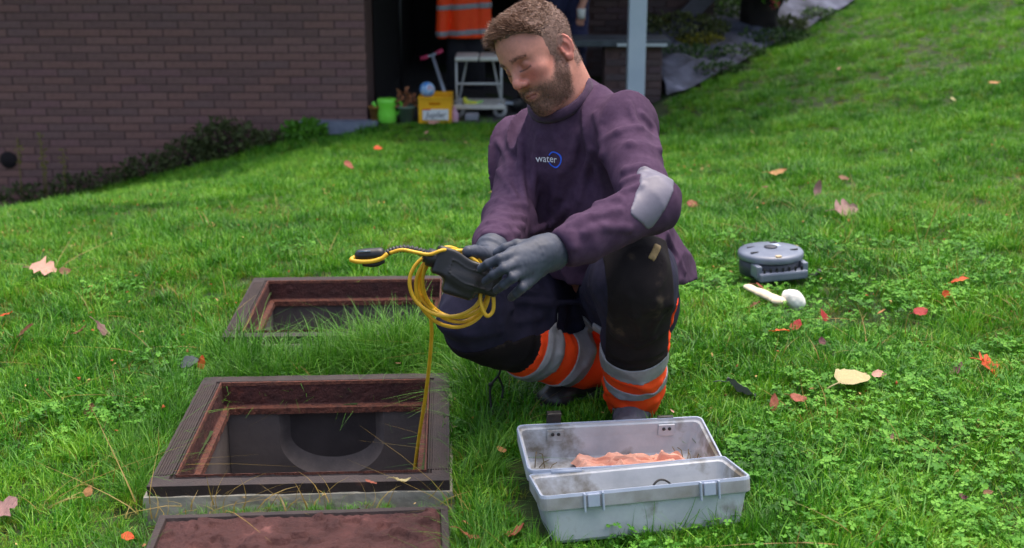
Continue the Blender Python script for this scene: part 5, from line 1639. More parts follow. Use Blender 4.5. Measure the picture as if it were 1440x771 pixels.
# ------------------------------------------------------------------ the device and its cable
M_dev = mat('black_device_shell', lin(22, 22, 24), lin(30, 30, 32), 0.38, 30, 0.15, 180)
M_cable = mat('yellow_cable', lin(206, 160, 24), lin(226, 182, 44), 0.45, 40, 0.1, 120)
DA, DB = P(611, 364, 2.215), P(704, 392, 2.225)
def device():
    ax = nrm(DB - DA); fr = np.array([-.15, -1, .35]); fr = nrm(fr - ax * fr.dot(ax)); up = np.cross(ax, fr)
    if up[2] < 0: up = -up
    E = np.stack([ax, fr, up], -1); L = np.linalg.norm(DB - DA); mid = (DA + DB) / 2
    root = empty('handheld_device', tuple(mid)); tag(root, 'black handheld device gripped in the gloved hands', 'device')
    def d_dev(p):
        q = (p - mid.astype(np.float32)) @ E.astype(np.float32)
        t = q[:, 0] / (L / 2)
        h = .030 + .006 * np.clip(t, -1, 1) * 0
        cz = -.010 * sstep(-.6, .1, t)
        d = rbox(np.stack([q[:, 0], q[:, 1], q[:, 2] - cz * 1.0], -1), (0, 0, 0), (L / 2, .019, .027), .006)
        d = smin(d, rbox(q, (-.006, .002, -.034), (.030, .016, .022), .008), .014)
        # raised bead outlining the panel
        pan = np.abs(rbox(np.stack([q[:, 0], q[:, 1] * 0, q[:, 2] - cz], -1), (.008, 0, -.004), (.043, .02, .014), .006)) - .0012
        return np.where(q[:, 1] > 0, np.minimum(d, np.maximum(pan, d - .0016)), d)
    o = sdf_obj('body', lambda p: d_dev(p), np.minimum(DA, DB) - .07, np.maximum(DA, DB) + .07, .0022, M_dev, root)
    o.matrix_parent_inverse = Matrix.Translation(-root.location)
    def at(name, V, F, m):
        o = mesh_np(name, V, F, m, root); o.matrix_parent_inverse = Matrix.Translation(-root.location); return o
    cA = DA - ax * .004
    at('socket', *tube_arrays([DA + ax * .012, cA - ax * .010, cA - ax * .011, cA - ax * .016], [.017, .017, .012, .012], 16), M_dev)
    path = spline([cA - ax * .012, P(594, 355, 2.215), P(572, 350, 2.213), P(553, 352, 2.21), P(540, 359, 2.21)], 96)
    rad = np.array([.0078 if (i // 3) % 2 else .0058 for i in range(96)]) * np.linspace(1.1, .85, 96)
    at('ribbed_sleeve', *tube_arrays(path, rad, 12), M_dev)
    hd = spline([P(542, 357, 2.21), P(530, 358, 2.21), P(515, 359, 2.21), P(499, 360, 2.21)], 20)
    at('probe_head', *tube_arrays(hd, [.006, .009, .011, .012, .0125, .0125, .0125, .0125, .0125, .0125, .0125, .0125, .0125, .0125, .012, .012, .0115, .011, .009, .004], 14), M_dev)
    at('probe_clip', *tube_arrays(spline([P(510, 371, 2.20), P(528, 372, 2.20), P(540, 366, 2.205)], 10), .0052, 8), M_dev)
    lens = P(512, 353, 2.20)
    at('painted_glint', *tube_arrays([P(503, 354, 2.199), P(521, 353.5, 2.199)], .0016, 6), mat('bluish_glint', lin(90, 110, 130), rough=.2))  # bluish strip painted as a glint along the probe's edge, no lamp
device()
def cable():
    r = .0037; pts = []
    # along the probe, its end loop and back
    pts += [P(545, 357, 2.200), P(536, 364, 2.196), P(520, 368, 2.195), P(503, 368, 2.196), P(494, 365.5, 2.200), P(499, 362, 2.21)]
    a = tube('cable', spline(pts, 40), r * 1.15, M_cable)
    tag(a, 'coiled yellow cable hanging from the device down into the nearest manhole', 'cable')
    tube('lead', spline([P(548, 356, 2.198), P(565, 351.5, 2.198), P(585, 355, 2.198), P(604, 358, 2.196), P(622, 352, 2.20), P(640, 352, 2.235), P(652, 358, 2.26)], 40), r * .9, M_cable, a)
    rr = random.Random(5); turns = 6
    coil = []
    for k in range(turns):
        cx, cy = 634 + rr.uniform(-8, 8), 405 + rr.uniform(-5, 5); rx, ry = 47 + rr.uniform(-8, 6), 49 + rr.uniform(-6, 4); Yc = 2.235 + rr.uniform(-.012, .022)
        for j in range(10):
            t = 2 * math.pi * j / 10 + math.pi * .5
            coil.append(P(cx + rx * math.cos(t) - 10 * math.sin(t), cy - ry * math.sin(t) - 6 * math.cos(t), Yc + .012 * math.cos(t + k)))
    tube('coil', spline(coil, 460), r, M_cable, a)
    tube('loop', spline([P(676, 402, 2.215), P(676, 425, 2.205), P(684, 444, 2.20), P(693, 438, 2.205), P(694, 420, 2.21), P(690, 402, 2.22)], 30), r, M_cable, a)
    tube('drop', spline([P(606, 448, 2.24), P(607, 470, 2.26), P(604, 510, 2.30), P(598, 560, 2.36), P(590, 610, 2.42), P(583, 664, 2.46), P(580, 720, 2.47)], 50), r, M_cable, a)
cable()

# ------------------------------------------------------------------ grass, clover and long grass: tufts set out by geometry nodes
def grass_mat(name, dark, mid, light, transl=.35, rough_=.45):
    m = bpy.data.materials.new(name); m.use_nodes = True; t = m.node_tree; b = t.nodes['Principled BSDF']
    b.inputs['Roughness'].default_value = rough_; b.inputs['Specular IOR Level'].default_value = .4
    geo = t.nodes.new('ShaderNodeNewGeometry')
    n1 = t.nodes.new('ShaderNodeTexNoise'); n1.inputs['Scale'].default_value = 1.6; n1.inputs['Detail'].default_value = 4
    n2 = t.nodes.new('ShaderNodeTexNoise'); n2.inputs['Scale'].default_value = 7.0; n2.inputs['Detail'].default_value = 3
    t.links.new(geo.outputs['Position'], n1.inputs['Vector']); t.links.new(geo.outputs['Position'], n2.inputs['Vector'])
    at = t.nodes.new('ShaderNodeAttribute'); at.attribute_name = 'bv'
    oi = t.nodes.new('ShaderNodeObjectInfo')
    def math_(op, a, bb):
        n = t.nodes.new('ShaderNodeMath'); n.operation = op
        for i, v in enumerate((a, bb)):
            if isinstance(v, (int, float)): n.inputs[i].default_value = v
            else: t.links.new(v, n.inputs[i])
        return n.outputs[0]
    v = math_('ADD', math_('MULTIPLY', at.outputs['Fac'], .55), math_('MULTIPLY', n1.outputs['Fac'], .85))
    v = math_('ADD', v, math_('MULTIPLY', n2.outputs['Fac'], .75))
    v = math_('ADD', v, math_('MULTIPLY', oi.outputs['Random'], .18))
    v = math_('SUBTRACT', v, .70)
    rp = t.nodes.new('ShaderNodeValToRGB')
    rp.color_ramp.elements[0].position = .08; rp.color_ramp.elements[0].color = dark
    rp.color_ramp.elements[1].position = .80; rp.color_ramp.elements[1].color = light
    e = rp.color_ramp.elements.new(.44); e.color = mid
    t.links.new(v, rp.inputs[0]); t.links.new(rp.outputs[0], b.inputs['Base Color'])
    tr = t.nodes.new('ShaderNodeBsdfTranslucent'); mx = t.nodes.new('ShaderNodeMixShader'); mx.inputs[0].default_value = transl
    t.links.new(rp.outputs[0], tr.inputs['Color']); t.links.new(b.outputs[0], mx.inputs[1]); t.links.new(tr.outputs[0], mx.inputs[2])
    t.links.new(mx.outputs[0], t.nodes['Material Output'].inputs['Surface'])
    return m
M_grass = grass_mat('grass_blades', lin(32, 80, 12), lin(70, 140, 22), lin(132, 182, 50))
M_long = grass_mat('long_grass_blades', lin(44, 92, 18), lin(76, 136, 30), lin(118, 166, 60))
M_clover = grass_mat('clover_leaves', lin(40, 90, 20), lin(74, 140, 30), lin(116, 176, 58), .3, .65)
M_strawb = grass_mat('yellowed_blades', lin(110, 96, 40), lin(140, 116, 50), lin(160, 140, 76))
M_moss = grass_mat('moss_tips', lin(66, 92, 14), lin(104, 122, 22), lin(138, 140, 42))

PROTO = bpy.data.collections.new('tuft_prototypes')       # never linked to the scene: only instanced
def blade(V, F, A, base, az, h, w_, bend, val, segs=3):
    d = np.array([math.cos(az), math.sin(az), 0]); s = np.array([-d[1], d[0], 0]); b = len(V)
    for i in range(segs + 1):
        t = i / segs
        p = base + d * (bend * h * t * t) + np.array([0, 0, h * (t - .35 * bend * t * t)])
        ww = w_ * (1 - t ** 1.6) + .0002
        tw = s * ww * .5
        V.append(p - tw); V.append(p + tw); A += [val, val]
    for i in range(segs):
        q = b + 2 * i; F.append([q, q + 1, q + 3, q + 2])
def proto_obj(name, V, F, A, m):
    me = bpy.data.meshes.new(name); me.from_pydata([tuple(v) for v in V], [], F); me.update()
    at = me.attributes.new('bv', 'FLOAT', 'POINT'); at.data.foreach_set('value', np.array(A, np.float32))
    me.polygons.foreach_set('use_smooth', np.ones(len(me.polygons), bool)); me.materials.append(m)
    o = bpy.data.objects.new(name, me); return o
def tuft(seed, n, rad, h0, h1, w0, w1, bend, m, segs=3):
    r = np.random.default_rng(seed); V, F, A = [], [], []
    for _ in range(n):
        a, q = r.uniform(0, 6.283), rad * math.sqrt(r.uniform()); base = np.array([q * math.cos(a), q * math.sin(a), -.006])
        az = a + r.normal() * .9
        blade(V, F, A, base, az, r.uniform(h0, h1), r.uniform(w0, w1), abs(r.normal()) * bend + .1, float(r.uniform()), segs)
    return proto_obj('tuft', V, F, A, m)
def clover_sprig(seed, n, rad):
    r = np.random.default_rng(seed); V, F, A = [], [], []
    for _ in range(n):
        a, q = r.uniform(0, 6.283), rad * math.sqrt(r.uniform()); h = r.uniform(.012, .036)
        c = np.array([q * math.cos(a), q * math.sin(a), h]); s = r.uniform(.0045, .0090); az0 = r.uniform(0, 6.283); val = float(r.uniform())
        blade(V, F, A, np.array([c[0] * .8, c[1] * .8, -.004]), a, h, .0012, .2, val, 2)
        tilt = r.normal(size=2) * .25
        for k in range(3):
            az = az0 + k * 2.094; d = np.array([math.cos(az), math.sin(az), 0]); e = np.array([-d[1], d[0], 0]); b = len(V)
            def up(x, y, z):
                p = d * x * s + e * y * s; return c + p + np.array([0, 0, z * s + p[0] * tilt[0] + p[1] * tilt[1]])
            V += [up(0, 0, 0), up(.5, .48, .22), up(1.0, .42, .12), up(.95, 0, -.02), up(1.0, -.42, .12), up(.5, -.48, .22), up(.5, 0, 0)]
            A += [val] * 7
            F += [[b, b + 6, b + 1], [b + 1, b + 6, b + 3, b + 2], [b + 6, b + 5, b + 4, b + 3], [b, b + 5, b + 6]]
    return proto_obj('sprig', V, F, A, M_clover)
def scatter(name, protos, pts, scale, zrot, tilt, kind='stuff'):
    """one object whose geometry nodes set a random tuft on every point"""
    col = bpy.data.collections.new(name + '_tufts')
    for i, o in enumerate(protos):
        o.name = '%s_tuft_%02d' % (name, i); col.objects.link(o)
    me = bpy.data.meshes.new(name); n = len(pts)
    me.vertices.add(n); me.vertices.foreach_set('co', np.asarray(pts, np.float32).ravel())
    rot = np.zeros((n, 3), np.float32); rot[:, 0] = RNG.normal(0, tilt, n); rot[:, 1] = RNG.normal(0, tilt, n); rot[:, 2] = zrot
    a = me.attributes.new('rot', 'FLOAT_VECTOR', 'POINT'); a.data.foreach_set('vector', rot.ravel())
    a = me.attributes.new('siz', 'FLOAT', 'POINT'); a.data.foreach_set('value', np.asarray(scale, np.float32))
    a = me.attributes.new('pick', 'INT', 'POINT'); a.data.foreach_set('value', RNG.integers(0, len(protos), n).astype(np.int32))
    ob = bpy.data.objects.new(name, me); link(ob)
    g = bpy.data.node_groups.new(name + '_nodes', 'GeometryNodeTree')
    g.interface.new_socket('Geometry', in_out='INPUT', socket_type='NodeSocketGeometry')
    g.interface.new_socket('Geometry', in_out='OUTPUT', socket_type='NodeSocketGeometry')
    N = g.nodes.new; L = g.links.new
    gi, go = N('NodeGroupInput'), N('NodeGroupOutput')
    m2p = N('GeometryNodeMeshToPoints'); ci = N('GeometryNodeCollectionInfo'); ip = N('GeometryNodeInstanceOnPoints')
    ci.inputs['Collection'].default_value = col; ci.inputs['Separate Children'].default_value = True; ci.inputs['Reset Children'].default_value = True
    def named(nm, ty):
        a = N('GeometryNodeInputNamedAttribute'); a.data_type = ty; a.inputs['Name'].default_value = nm; return a.outputs['Attribute']
    L(gi.outputs[0], m2p.inputs[0]); L(m2p.outputs[0], ip.inputs['Points']); L(ci.outputs[0], ip.inputs['Instance'])
    ip.inputs['Pick Instance'].default_value = True
    L(named('pick', 'INT'), ip.inputs['Instance Index'])
    er = N('FunctionNodeEulerToRotation'); L(named('rot', 'FLOAT_VECTOR'), er.inputs[0]); L(er.outputs[0], ip.inputs['Rotation'])
    L(named('siz', 'FLOAT'), ip.inputs['Scale'])
    L(ip.outputs[0], go.inputs[0])
    md = ob.modifiers.new('scatter', 'NODES'); md.node_group = g
    ob['kind'] = kind
    return ob
def allowed(x, y, grow=0.0):
    ok = ~in_manhole(x, y, .008 + grow)
    u, v = in_local(x, y, MHF[0][0], MHF[0][1]); ok &= ~((np.abs(u) < MHF[0][2] / 2) & (v < -MHF[0][3] / 2) & (v > -MHF[0][3] / 2 - .045))
    c, a, wd = COVER; u, v = in_local(x, y, c, a); ok &= ~((np.abs(u) < wd / 2 + .004 + grow) & (np.abs(v) < wd / 2 + .004 + grow))
    dx, dy = x - TB_MID[0], y - TB_MID[1]
    u, v = dx * TB_AX[0] + dy * TB_AX[1], dx * TB_BACK[0] + dy * TB_BACK[1]
    ok &= ~((np.abs(u) < TB_L / 2 + .03) & (v > -TB_D + .005) & (v < TB_D + .065))
    ok &= (x - REEL[0]) ** 2 + (y - REEL[1]) ** 2 > .09 ** 2
    ok &= ~((np.abs(x - FUNGUS[0]) < .04) & (np.abs(y - FUNGUS[1] + .03) < .055))
    cm = (CHIP[0] + CHIP[1]) / 2; ok &= ~((np.abs(x - cm[0]) < .07) & (np.abs(y - cm[1] + .03) < .06))
    ok &= ~((y > WY - .12 ) & (x < 1.12)) & ~((y > WY - .0) & (x < 1.16))
    d = (x - BANK_A[0]) * BANK_N[0] + (y - BANK_A[1]) * BANK_N[1]
    ok &= ~((d > .02) & (x > 1.0))
    for s in 'LR':
        f = FOOT[s]; ok &= (x - f[0]) ** 2 + (y - f[1]) ** 2 > .065 ** 2
    ok &= ~((np.abs(x - FOOT['R'][0] - .02) < .10) & (y > FOOT['R'][1] - .10) & (y < FOOT['R'][1] + .12))
    ok &= (x - J['ankL'][0]) ** 2 + (y - J['ankL'][1]) ** 2 > .055 ** 2
    return ok
def view_points(y0, y1, per_m2, margin=.8):
    n = int(per_m2 * (y1 - y0) * (.86 * (y0 + y1) / 2 + 2 * margin))
    y = RNG.uniform(y0, y1, n * 2); hw = .43 * y + margin
    x = RNG.uniform(-1, 1, n * 2) * hw.max()
    k = np.abs(x) < hw
    x, y = x[k], y[k]
    m = int(per_m2 * (y1 - y0) * 2 * (.43 * (y0 + y1) / 2 + margin))
    return x[:m], y[:m]
def patches(x, y, f, seed): return vnoise(np.stack([x * f, y * f, np.zeros_like(x)], -1), seed)
# the mown lawn
short = [tuft(160 + i, 26, .034, .006, .018, .0020, .0036, .9, M_grass) for i in range(3)]
lawn = [tuft(100 + i, 34, .036, .014 + .002 * (i % 3), .036 + .006 * (i % 4), .0020, .0038, .75, M_grass) for i in range(8)] + [tuft(130 + i, 30, .036, .012, .032, .0014, .0026, .9, M_moss) for i in range(2)]
X, Y = [], []
for y0, y1, dn in ((1.65, 3.2, 1900), (3.2, 5, 1200), (5, 8, 700), (8, 16, 360)):
    a, b = view_points(y0, y1, dn); X.append(a); Y.append(b)
X, Y = np.concatenate(X), np.concatenate(Y)
ok = allowed(X, Y); X, Y = X[ok], Y[ok]
Z = ground_z(X, Y)
sc = (.72 + .5 * RNG.uniform(size=len(X)) + .42 * patches(X, Y, 3.0, 4) + .2 * patches(X, Y, 9, 5)) * np.interp(Y, [2, 5, 9, 14], [.95, 1.0, 1.15, 1.3])
u, v = in_local(X, Y, MHF[0][0], MHF[0][1]); sc = np.where((np.abs(u) < MHF[0][2] / 2 + .03) & (v < -MHF[0][3] / 2) & (v > -MHF[0][3] / 2 - .12), sc * .32, sc)
scatter('grass', lawn, np.stack([X, Y, Z], -1), sc, RNG.uniform(0, 6.283, len(X)), .12)
# clover in drifts, thickest at the lower right
clv = [clover_sprig(200 + i, 15, .05) for i in range(5)]
x, y = view_points(1.65, 4.2, 620)
g = .8 * patches(x, y, 4.2, 9) + .5 * patches(x, y, 11, 10) + np.interp(x, [-1, .3, .8], [-.42, -.30, .34]) - np.interp(y, [2.1, 2.5, 3.2, 4], [0, .12, .36, .42])
k = allowed(x, y, .05) & (g > RNG.uniform(-.5, .6, len(x)))
x, y = x[k], y[k]
scatter('clover', clv, np.stack([x, y, ground_z(x, y)], -1), RNG.uniform(.75, 1.15, len(x)), RNG.uniform(0, 6.283, len(x)), .15)
# long unmown grass round the frames
lng = [tuft(300 + i, 22, .03, .07, .17, .0022, .0044, .85, M_long, 5) for i in range(5)]
px_, py_, ps_ = [], [], []
def strip(c, a, u0, u1, v0, v1, n, s0, s1):
    u, v = RNG.uniform(u0, u1, n), RNG.uniform(v0, v1, n)
    px_.append(c[0] + u * math.cos(a) - v * math.sin(a)); py_.append(c[1] + u * math.sin(a) + v * math.cos(a)); ps_.append(RNG.uniform(s0, s1, n))
(c1, a1, w1, d1), (c2, a2, w2, d2) = MHF
strip(c1, a1, -w1 * .52, w1 * .52, d1 / 2 + .06, d1 / 2 + .22, 170, .5, 1.0)
strip(c1, a1, -w1 * .55, w1 * .55, d1 / 2 + .015, d1 / 2 + .07, 60, .25, .5)
strip(c2, a2, .06, w2 * .46, -d2 / 2 - .12, -d2 / 2 + .02, 60, .7, 1.1)
strip(c2, a2, -w2 * .5, w2 * .46, -d2 / 2 - .12, -d2 / 2 + .02, 80, .7, 1.1)
strip(c1, a1, -w1 / 2 - .12, -w1 / 2 - .012, -d1 * .45, d1 * .55, 80, .35, .72)
strip(c1, a1, w1 / 2 + .01, w1 / 2 + .09, -d1 * .5, d1 * .55, 70, .35, .75)
strip(c1, a1, -w1 / 2 - .1, w1 / 2 + .1, -d1 / 2 - .075, -d1 / 2 - .05, 40, .16, .28)
strip(c1, a1, w1 / 2 + .01, w1 / 2 + .12, d1 * .2, d1 * .75, 26, .8, 1.15)
strip(COVER[0], COVER[1], COVER[2] / 2 + .012, COVER[2] / 2 + .08, -.2, COVER[2] / 2, 40, .4, .8)
strip(COVER[0], COVER[1], -COVER[2] / 2 - .12, -COVER[2] / 2 - .012, -.2, COVER[2] / 2, 40, .4, .7)
strip((TB_MID[0], TB_MID[1]), math.atan2(TB_AX[1], TB_AX[0]), -.24, .26, -TB_D - .035, -TB_D - .005, 22, .3, .7)
n_ = 260; xx, yy = RNG.uniform(-2.2, 2.4, n_), RNG.uniform(1.8, 5.5, n_); kk = patches(xx, yy, 2.5, 31) > .15
px_.append(xx[kk]); py_.append(yy[kk]); ps_.append(RNG.uniform(.4, .7, kk.sum()))
x, y, s = np.concatenate(px_), np.concatenate(py_), np.concatenate(ps_)
k = allowed(x, y); x, y, s = x[k], y[k], s[k]
scatter('long_grass', lng, np.stack([x, y, ground_z(x, y) - .01], -1), s, RNG.uniform(0, 6.283, len(x)), .2)
# withered blades and brown scraps in the lawn
dry = [tuft(400 + i, 6, .03, .03, .08, .0014, .0028, 1.6, M_strawb, 4) for i in range(4)]
x, y = view_points(1.7, 5.0, 46); k = allowed(x, y, -.01); x, y = x[k], y[k]
xs_, ys_ = [x], [y]
u = RNG.uniform(-w1 * .5, w1 * .55, 12); v = RNG.uniform(-d1 / 2 - .085, -d1 / 2 - .045, 12)
xs_.append(c1[0] + u * math.cos(a1) - v * math.sin(a1)); ys_.append(c1[1] + u * math.sin(a1) + v * math.cos(a1))
x, y = np.concatenate(xs_), np.concatenate(ys_)
k = allowed(x, y); x, y = x[k], y[k]
scatter('withered_grass', dry, np.stack([x, y, ground_z(x, y) + .006], -1), RNG.uniform(.6, 1.2, len(x)), RNG.uniform(0, 6.283, len(x)), .3)

# ------------------------------------------------------------------ fallen leaves, each one a thing
def leaf_col(name, a, b): return mat(name, lin(*a), lin(*b), .6, 70, .4, 160, transl=.2)
LC = dict(cream=leaf_col('cream_leaf', (196, 186, 140), (176, 160, 108)), redbrown=leaf_col('red_brown_leaf', (138, 66, 44), (168, 96, 74)),
          slate=leaf_col('slate_leaf', (60, 70, 72), (80, 90, 92)), orange=leaf_col('orange_red_leaf', (196, 62, 22), (214, 92, 30)),
          plum=leaf_col('plum_leaf', (92, 44, 58), (120, 66, 80)), crimson=leaf_col('crimson_leaf', (150, 28, 32), (176, 46, 40)),
          mauve=leaf_col('mauve_leaf', (140, 104, 100), (168, 130, 126)), tan=leaf_col('tan_leaf', (178, 124, 74), (200, 146, 96)),
          pink=leaf_col('pinkish_leaf', (190, 140, 122), (206, 160, 142)), brown=leaf_col('brown_leaf', (104, 66, 40), (128, 86, 56)))
def leaf_mesh(kind, seed):
    r = np.random.default_rng(seed); n = 24
    rows, cols = 9, 7; V, F = [], []
    for i in range(rows):
        t = i / (rows - 1)
        if kind == 'lobed': hw = (.10 + .42 * math.sin(math.pi * min(1, t * 1.02)) ** .8) * (1 + .42 * math.cos(t * 17 + seed))
        elif kind == 'long': hw = .22 * math.sin(math.pi * (t * .96 + .03)) ** .8
        else: hw = .40 * math.sin(math.pi * (t ** .75 * .97 + .02)) ** .85
        for j in range(cols):
            s = -1 + 2 * j / (cols - 1)
            x, y = t - .5, hw * s * (1 + .06 * r.normal())
            z = .16 * abs(s) * hw + .10 * math.sin(3 * t + seed) + .03 * r.normal() + .12 * (t - .5) ** 2 * (1 + seed % 3)
            V.append((x, y, z))
    for i in range(rows - 1):
        for j in range(cols - 1):
            b = i * cols + j; F.append([b, b + 1, b + cols + 1, b + cols])
    return V, F
LEAVES = [
    (1200, 534, 60, 'cream', 'oval', 40, 'large cream leaf with a stalk standing askew right of the toolbox and slate leaf'),
    (1088, 566, 27, 'redbrown', 'long', 70, 'reddish brown curled leaf between the toolbox and the cream leaf'),
    (1042, 547, 46, 'slate', 'oval', 5, 'dark slate grey leaf lying right of the orange trouser cuff'),
    (1396, 515, 46, 'orange', 'lobed', 20, 'bright orange red leaf at the right edge, beside the plum leaf'),
    (1345, 519, 28, 'plum', 'long', 40, 'dark plum leaf left of the bright orange red leaf'),
    (1120, 458, 22, 'crimson', 'oval', 50, 'red upper leaf of the touching pair below the white fungus'),
    (1099, 466, 24, 'orange', 'long', 8, 'red lower leaf of the touching pair below the white fungus'),
    (1157, 443, 18, 'crimson', 'oval', 110, 'small crimson leaf right of the white fungus'),
    (1156, 480, 14, 'plum', 'oval', 90, 'small dark leaf below the small crimson one'),
    (1190, 296, 34, 'mauve', 'lobed', 10, 'mauve brown leaf on the lawn up and right of the reel'),
    (1150, 267, 24, 'mauve', 'long', 60, 'pale grey leaf with its tip raised above the reel'),
    (1093, 245, 24, 'tan', 'long', 5, 'tan leaf highest above the reel'),
    (1186, 254, 16, 'brown', 'oval', 0, 'small brown leaf right of the pale grey raised leaf'),
    (61, 380, 34, 'pink', 'lobed', 0, 'pinkish leaf on the lawn at far left, highest of the left side'),
    (92, 382, 16, 'brown', 'oval', 20, 'small brown leaf touching the pinkish one at left'),
    (146, 463, 30, 'mauve', 'long', 0, 'mauve leaf lying flat left of the two manholes'),
    (112, 463, 24, 'brown', 'long', 10, 'brown leaf just left of the flat mauve one'),
    (4, 714, 40, 'mauve', 'lobed', 40, 'large mauve leaf cut by the lower left edge'),
    (283, 512, 24, 'orange', 'long', 80, 'upright orange leaf behind the far left corner of the near manhole'),
    (268, 510, 28, 'slate', 'oval', 0, 'grey leaf beside the upright orange leaf'),
    (9, 443, 20, 'orange', 'long', 0, 'orange brown leaf at the left edge'),
    (127, 577, 20, 'brown', 'oval', 70, 'brown leaf in the lower left lawn, level with the manhole'),
    (660, 750, 34, 'redbrown', 'long', 20, 'red brown leaf between the rusty cover and the toolbox'),
    (726, 746, 28, 'redbrown', 'lobed', 0, 'red brown leaf touching the lower left corner of the toolbox'),
    (1295, 438, 22, 'crimson', 'oval', 30, 'dull red leaf alone in the right lawn'),
    (1350, 396, 26, 'orange', 'long', 10, 'orange red leaf in the right lawn above the dull red one'),
    (1331, 415, 14, 'orange', 'oval', 0, 'small orange leaf between the orange red and the dull red leaf'),
    (975, 289, 18, 'redbrown', 'oval', 0, 'brown leaf right of the grey elbow patch'),
    (1398, 119, 16, 'tan', 'oval', 0, 'tan orange leaf high on the right slope'),
    (610, 176, 16, 'pink', 'oval', 0, 'peach leaf on the grass in front of the yellow crate'),
    (1122, 561, 24, 'redbrown', 'oval', 10, 'flat brown leaf right of the reddish brown curled one'),
    (1236, 528, 20, 'pink', 'oval', 0, 'pinkish leaf touching the tip of the cream leaf'),
    (705, 632, 16, 'tan', 'oval', 30, 'tan leaf in the grass left of the toolbox latch'),
    (1390, 692, 14, 'brown', 'oval', 0, 'brown leaf in the clover at lower right'),
    (1355, 697, 14, 'plum', 'oval', 10, 'dark leaf left of the brown one in the clover'),
    (1255, 616, 12, 'pink', 'long', 80, 'tiny pinkish upright leaf in the clover'),
    (180, 752, 18, 'orange', 'oval', 0, 'orange leaf left of the rusty cover'),
    (35, 468, 34, 'brown', 'long', 5, 'brown mulchy leaf near the left edge'),
    (490, 236, 16, 'redbrown', 'oval', 0, 'red brown leaf on the lawn below the garage opening'),
    (532, 212, 12, 'orange', 'oval', 0, 'small orange leaf on the lawn just in front of the garage'),
    (1075, 405, 26, 'redbrown', 'long', 0, 'reddish leaf under the front of the reel'),
    (565, 675, 24, 'cream', 'long', 4, 'cream leaf lying on the near rim of the manhole'),
    (522, 679, 18, 'redbrown', 'long', -30, 'brown leaf scrap on the near rim of the manhole'),
    (1060, 430, 22, 'brown', 'long', -20, 'brown leaf against the pale piece of wood'),
    (1240, 440, 12, 'tan', 'oval', 0, 'small tan leaf left of the dull red one'),
    (125, 690, 16, 'tan', 'oval', 60, 'small tan leaf in the grass at lower left'),
    (1088, 60, 14, 'pink', 'oval', 0, 'peach petal on the dark conifer at the top of the bank')]
for i, (px, py, wpx, col, kind, az, lab) in enumerate(LEAVES):
    if 660 < py < 690 and 500 < px < 600: p = G(px, py, .036); p[2] = .038
    else:
        p = on_ground(px, py, .03); p[2] = gz(p[0], p[1]) + np.interp(p[1], [2, 4, 9], [.026, .030, .05])
    fw = p[1] * _ct - (p[2] - CAM_H) * _st
    V, F = leaf_mesh(kind, i)
    o = mesh_np('fallen_leaf', np.array(V), F, LC[col])
    s = wpx * fw / CAM_F * 1.05
    o.scale = (s, s, s); o.location = p
    o.rotation_euler = (R(16 if kind != 'long' else 12) + RNG.normal() * .25, RNG.normal() * .28, R(az * (1 if az < 60 else .3)))
    if az >= 60: o.rotation_euler = (R(20), R(-60), R(az))
    tag(o, lab, 'leaf', 'fallen leaves on the lawn')
    if wpx > 20:
        V, F = tube_arrays(spline([(-.5, 0, .05), (-.7, .03, .02), (-.85, .08, -.06)], 8), .016, 5); mesh_np('stalk', V, F, LC[col], o)
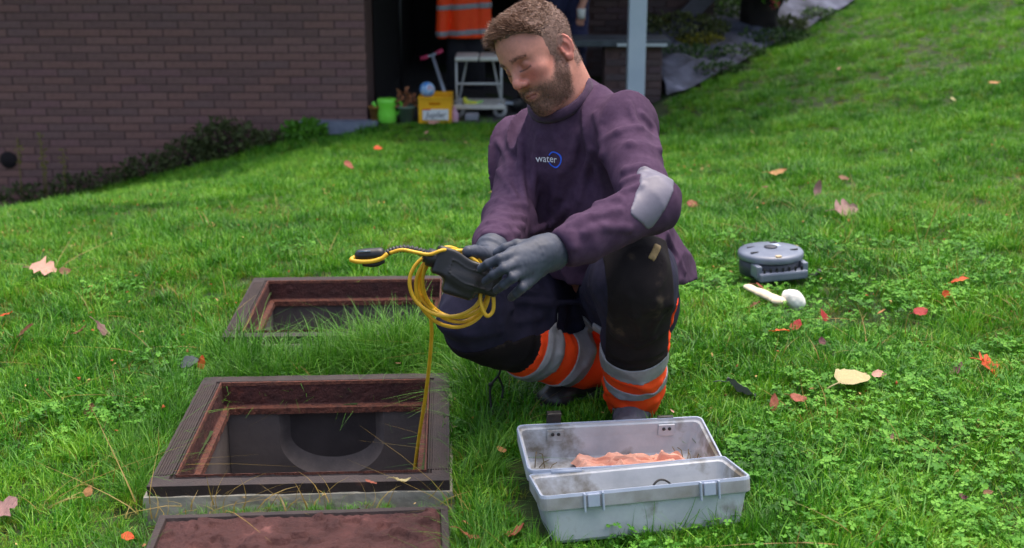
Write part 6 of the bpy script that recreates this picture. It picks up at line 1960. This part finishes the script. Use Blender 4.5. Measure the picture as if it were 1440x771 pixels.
# white specks of debris, no two leaves big enough to tell apart
spots = [(1340, 144), (1058, 190), (655, 204), (1075, 268), (1010, 412), (600, 190), (820, 640), (945, 588), (630, 704), (560, 520), (640, 612), (1180, 100), (1120, 355)]
SCRAP = ['white speck high on the right slope near the frame edge', 'pale scrap on the slope right of the shoulder, below the bank', 'pale scrap left of the right sleeve in front of the trolley', 'pale speck above the reel beside the raised grey leaf', 'pale scrap between the trouser hem and the reel', 'pale scrap in the lawn below the crate and ball', 'pale scrap just inside the rear half of the toolbox or under it', 'pale scrap behind the far right corner of the toolbox',
         'pale scrap beside the right edge of the rusty cover', 'pale scrap in the long grass behind the near manhole', 'pale scrap at the right rim of the near manhole', 'pinkish speck highest on the slope right of the bank', 'pinkish speck right of the reel on its far side']
for i, (px, py) in enumerate(spots):
    if i == 6: continue
    p = on_ground(px, py, .03); V, F = leaf_mesh('oval', 70 + i); o = mesh_np('petal', np.array(V), F, LC['pink' if i % 2 else 'cream'])
    s = 9 * p[1] / CAM_F; o.scale = (s, s, s); o.location = (p[0], p[1], gz(p[0], p[1]) + .045); o.rotation_euler = (.5, .2, i)
    tag(o, SCRAP[i], 'scrap', 'tiny pale scraps in the lawn')

# crumbs of leaf and thatch caught among the blades
M_crumb = [mat('brown_crumb', lin(120, 78, 44), lin(150, 104, 64), .9, 30), mat('tan_crumb', lin(176, 146, 84), lin(196, 166, 108), .9, 30), mat('russet_crumb', lin(150, 66, 34), lin(172, 88, 50), .9, 30)]
def crumb(seed):
    r = np.random.default_rng(seed); n = 6; a = np.sort(r.uniform(0, 6.283, n)); rr = r.uniform(.5, 1, n) * .5
    V = [(math.cos(t) * q, math.sin(t) * q * .6, r.normal() * .12) for t, q in zip(a, rr)] + [(0, 0, .12)]
    return proto_obj('crumb', V, [[i, (i + 1) % n, n] for i in range(n)], [.5] * (n + 1), M_crumb[seed % 3])
x, y = view_points(1.7, 7.0, 55); g = patches(x, y, 1.7, 55) > -.35
k = allowed(x, y) & g; x, y = x[k], y[k]
scatter('leaf_litter', [crumb(i) for i in range(6)], np.stack([x, y, ground_z(x, y) + .018 + .010 * RNG.uniform(size=len(x))], -1), RNG.uniform(.006, .020, len(x)), RNG.uniform(0, 6.283, len(x)), .5)

# trodden short grass before the man's right boot
n_ = 260; x = FOOT['R'][0] + .02 + RNG.uniform(-.11, .11, n_); y = FOOT['R'][1] + RNG.uniform(-.11, -.02, n_)
scatter('trodden_grass', short, np.stack([x, y, ground_z(x, y)], -1), RNG.uniform(.8, 1.3, n_), RNG.uniform(0, 6.283, n_), .2)
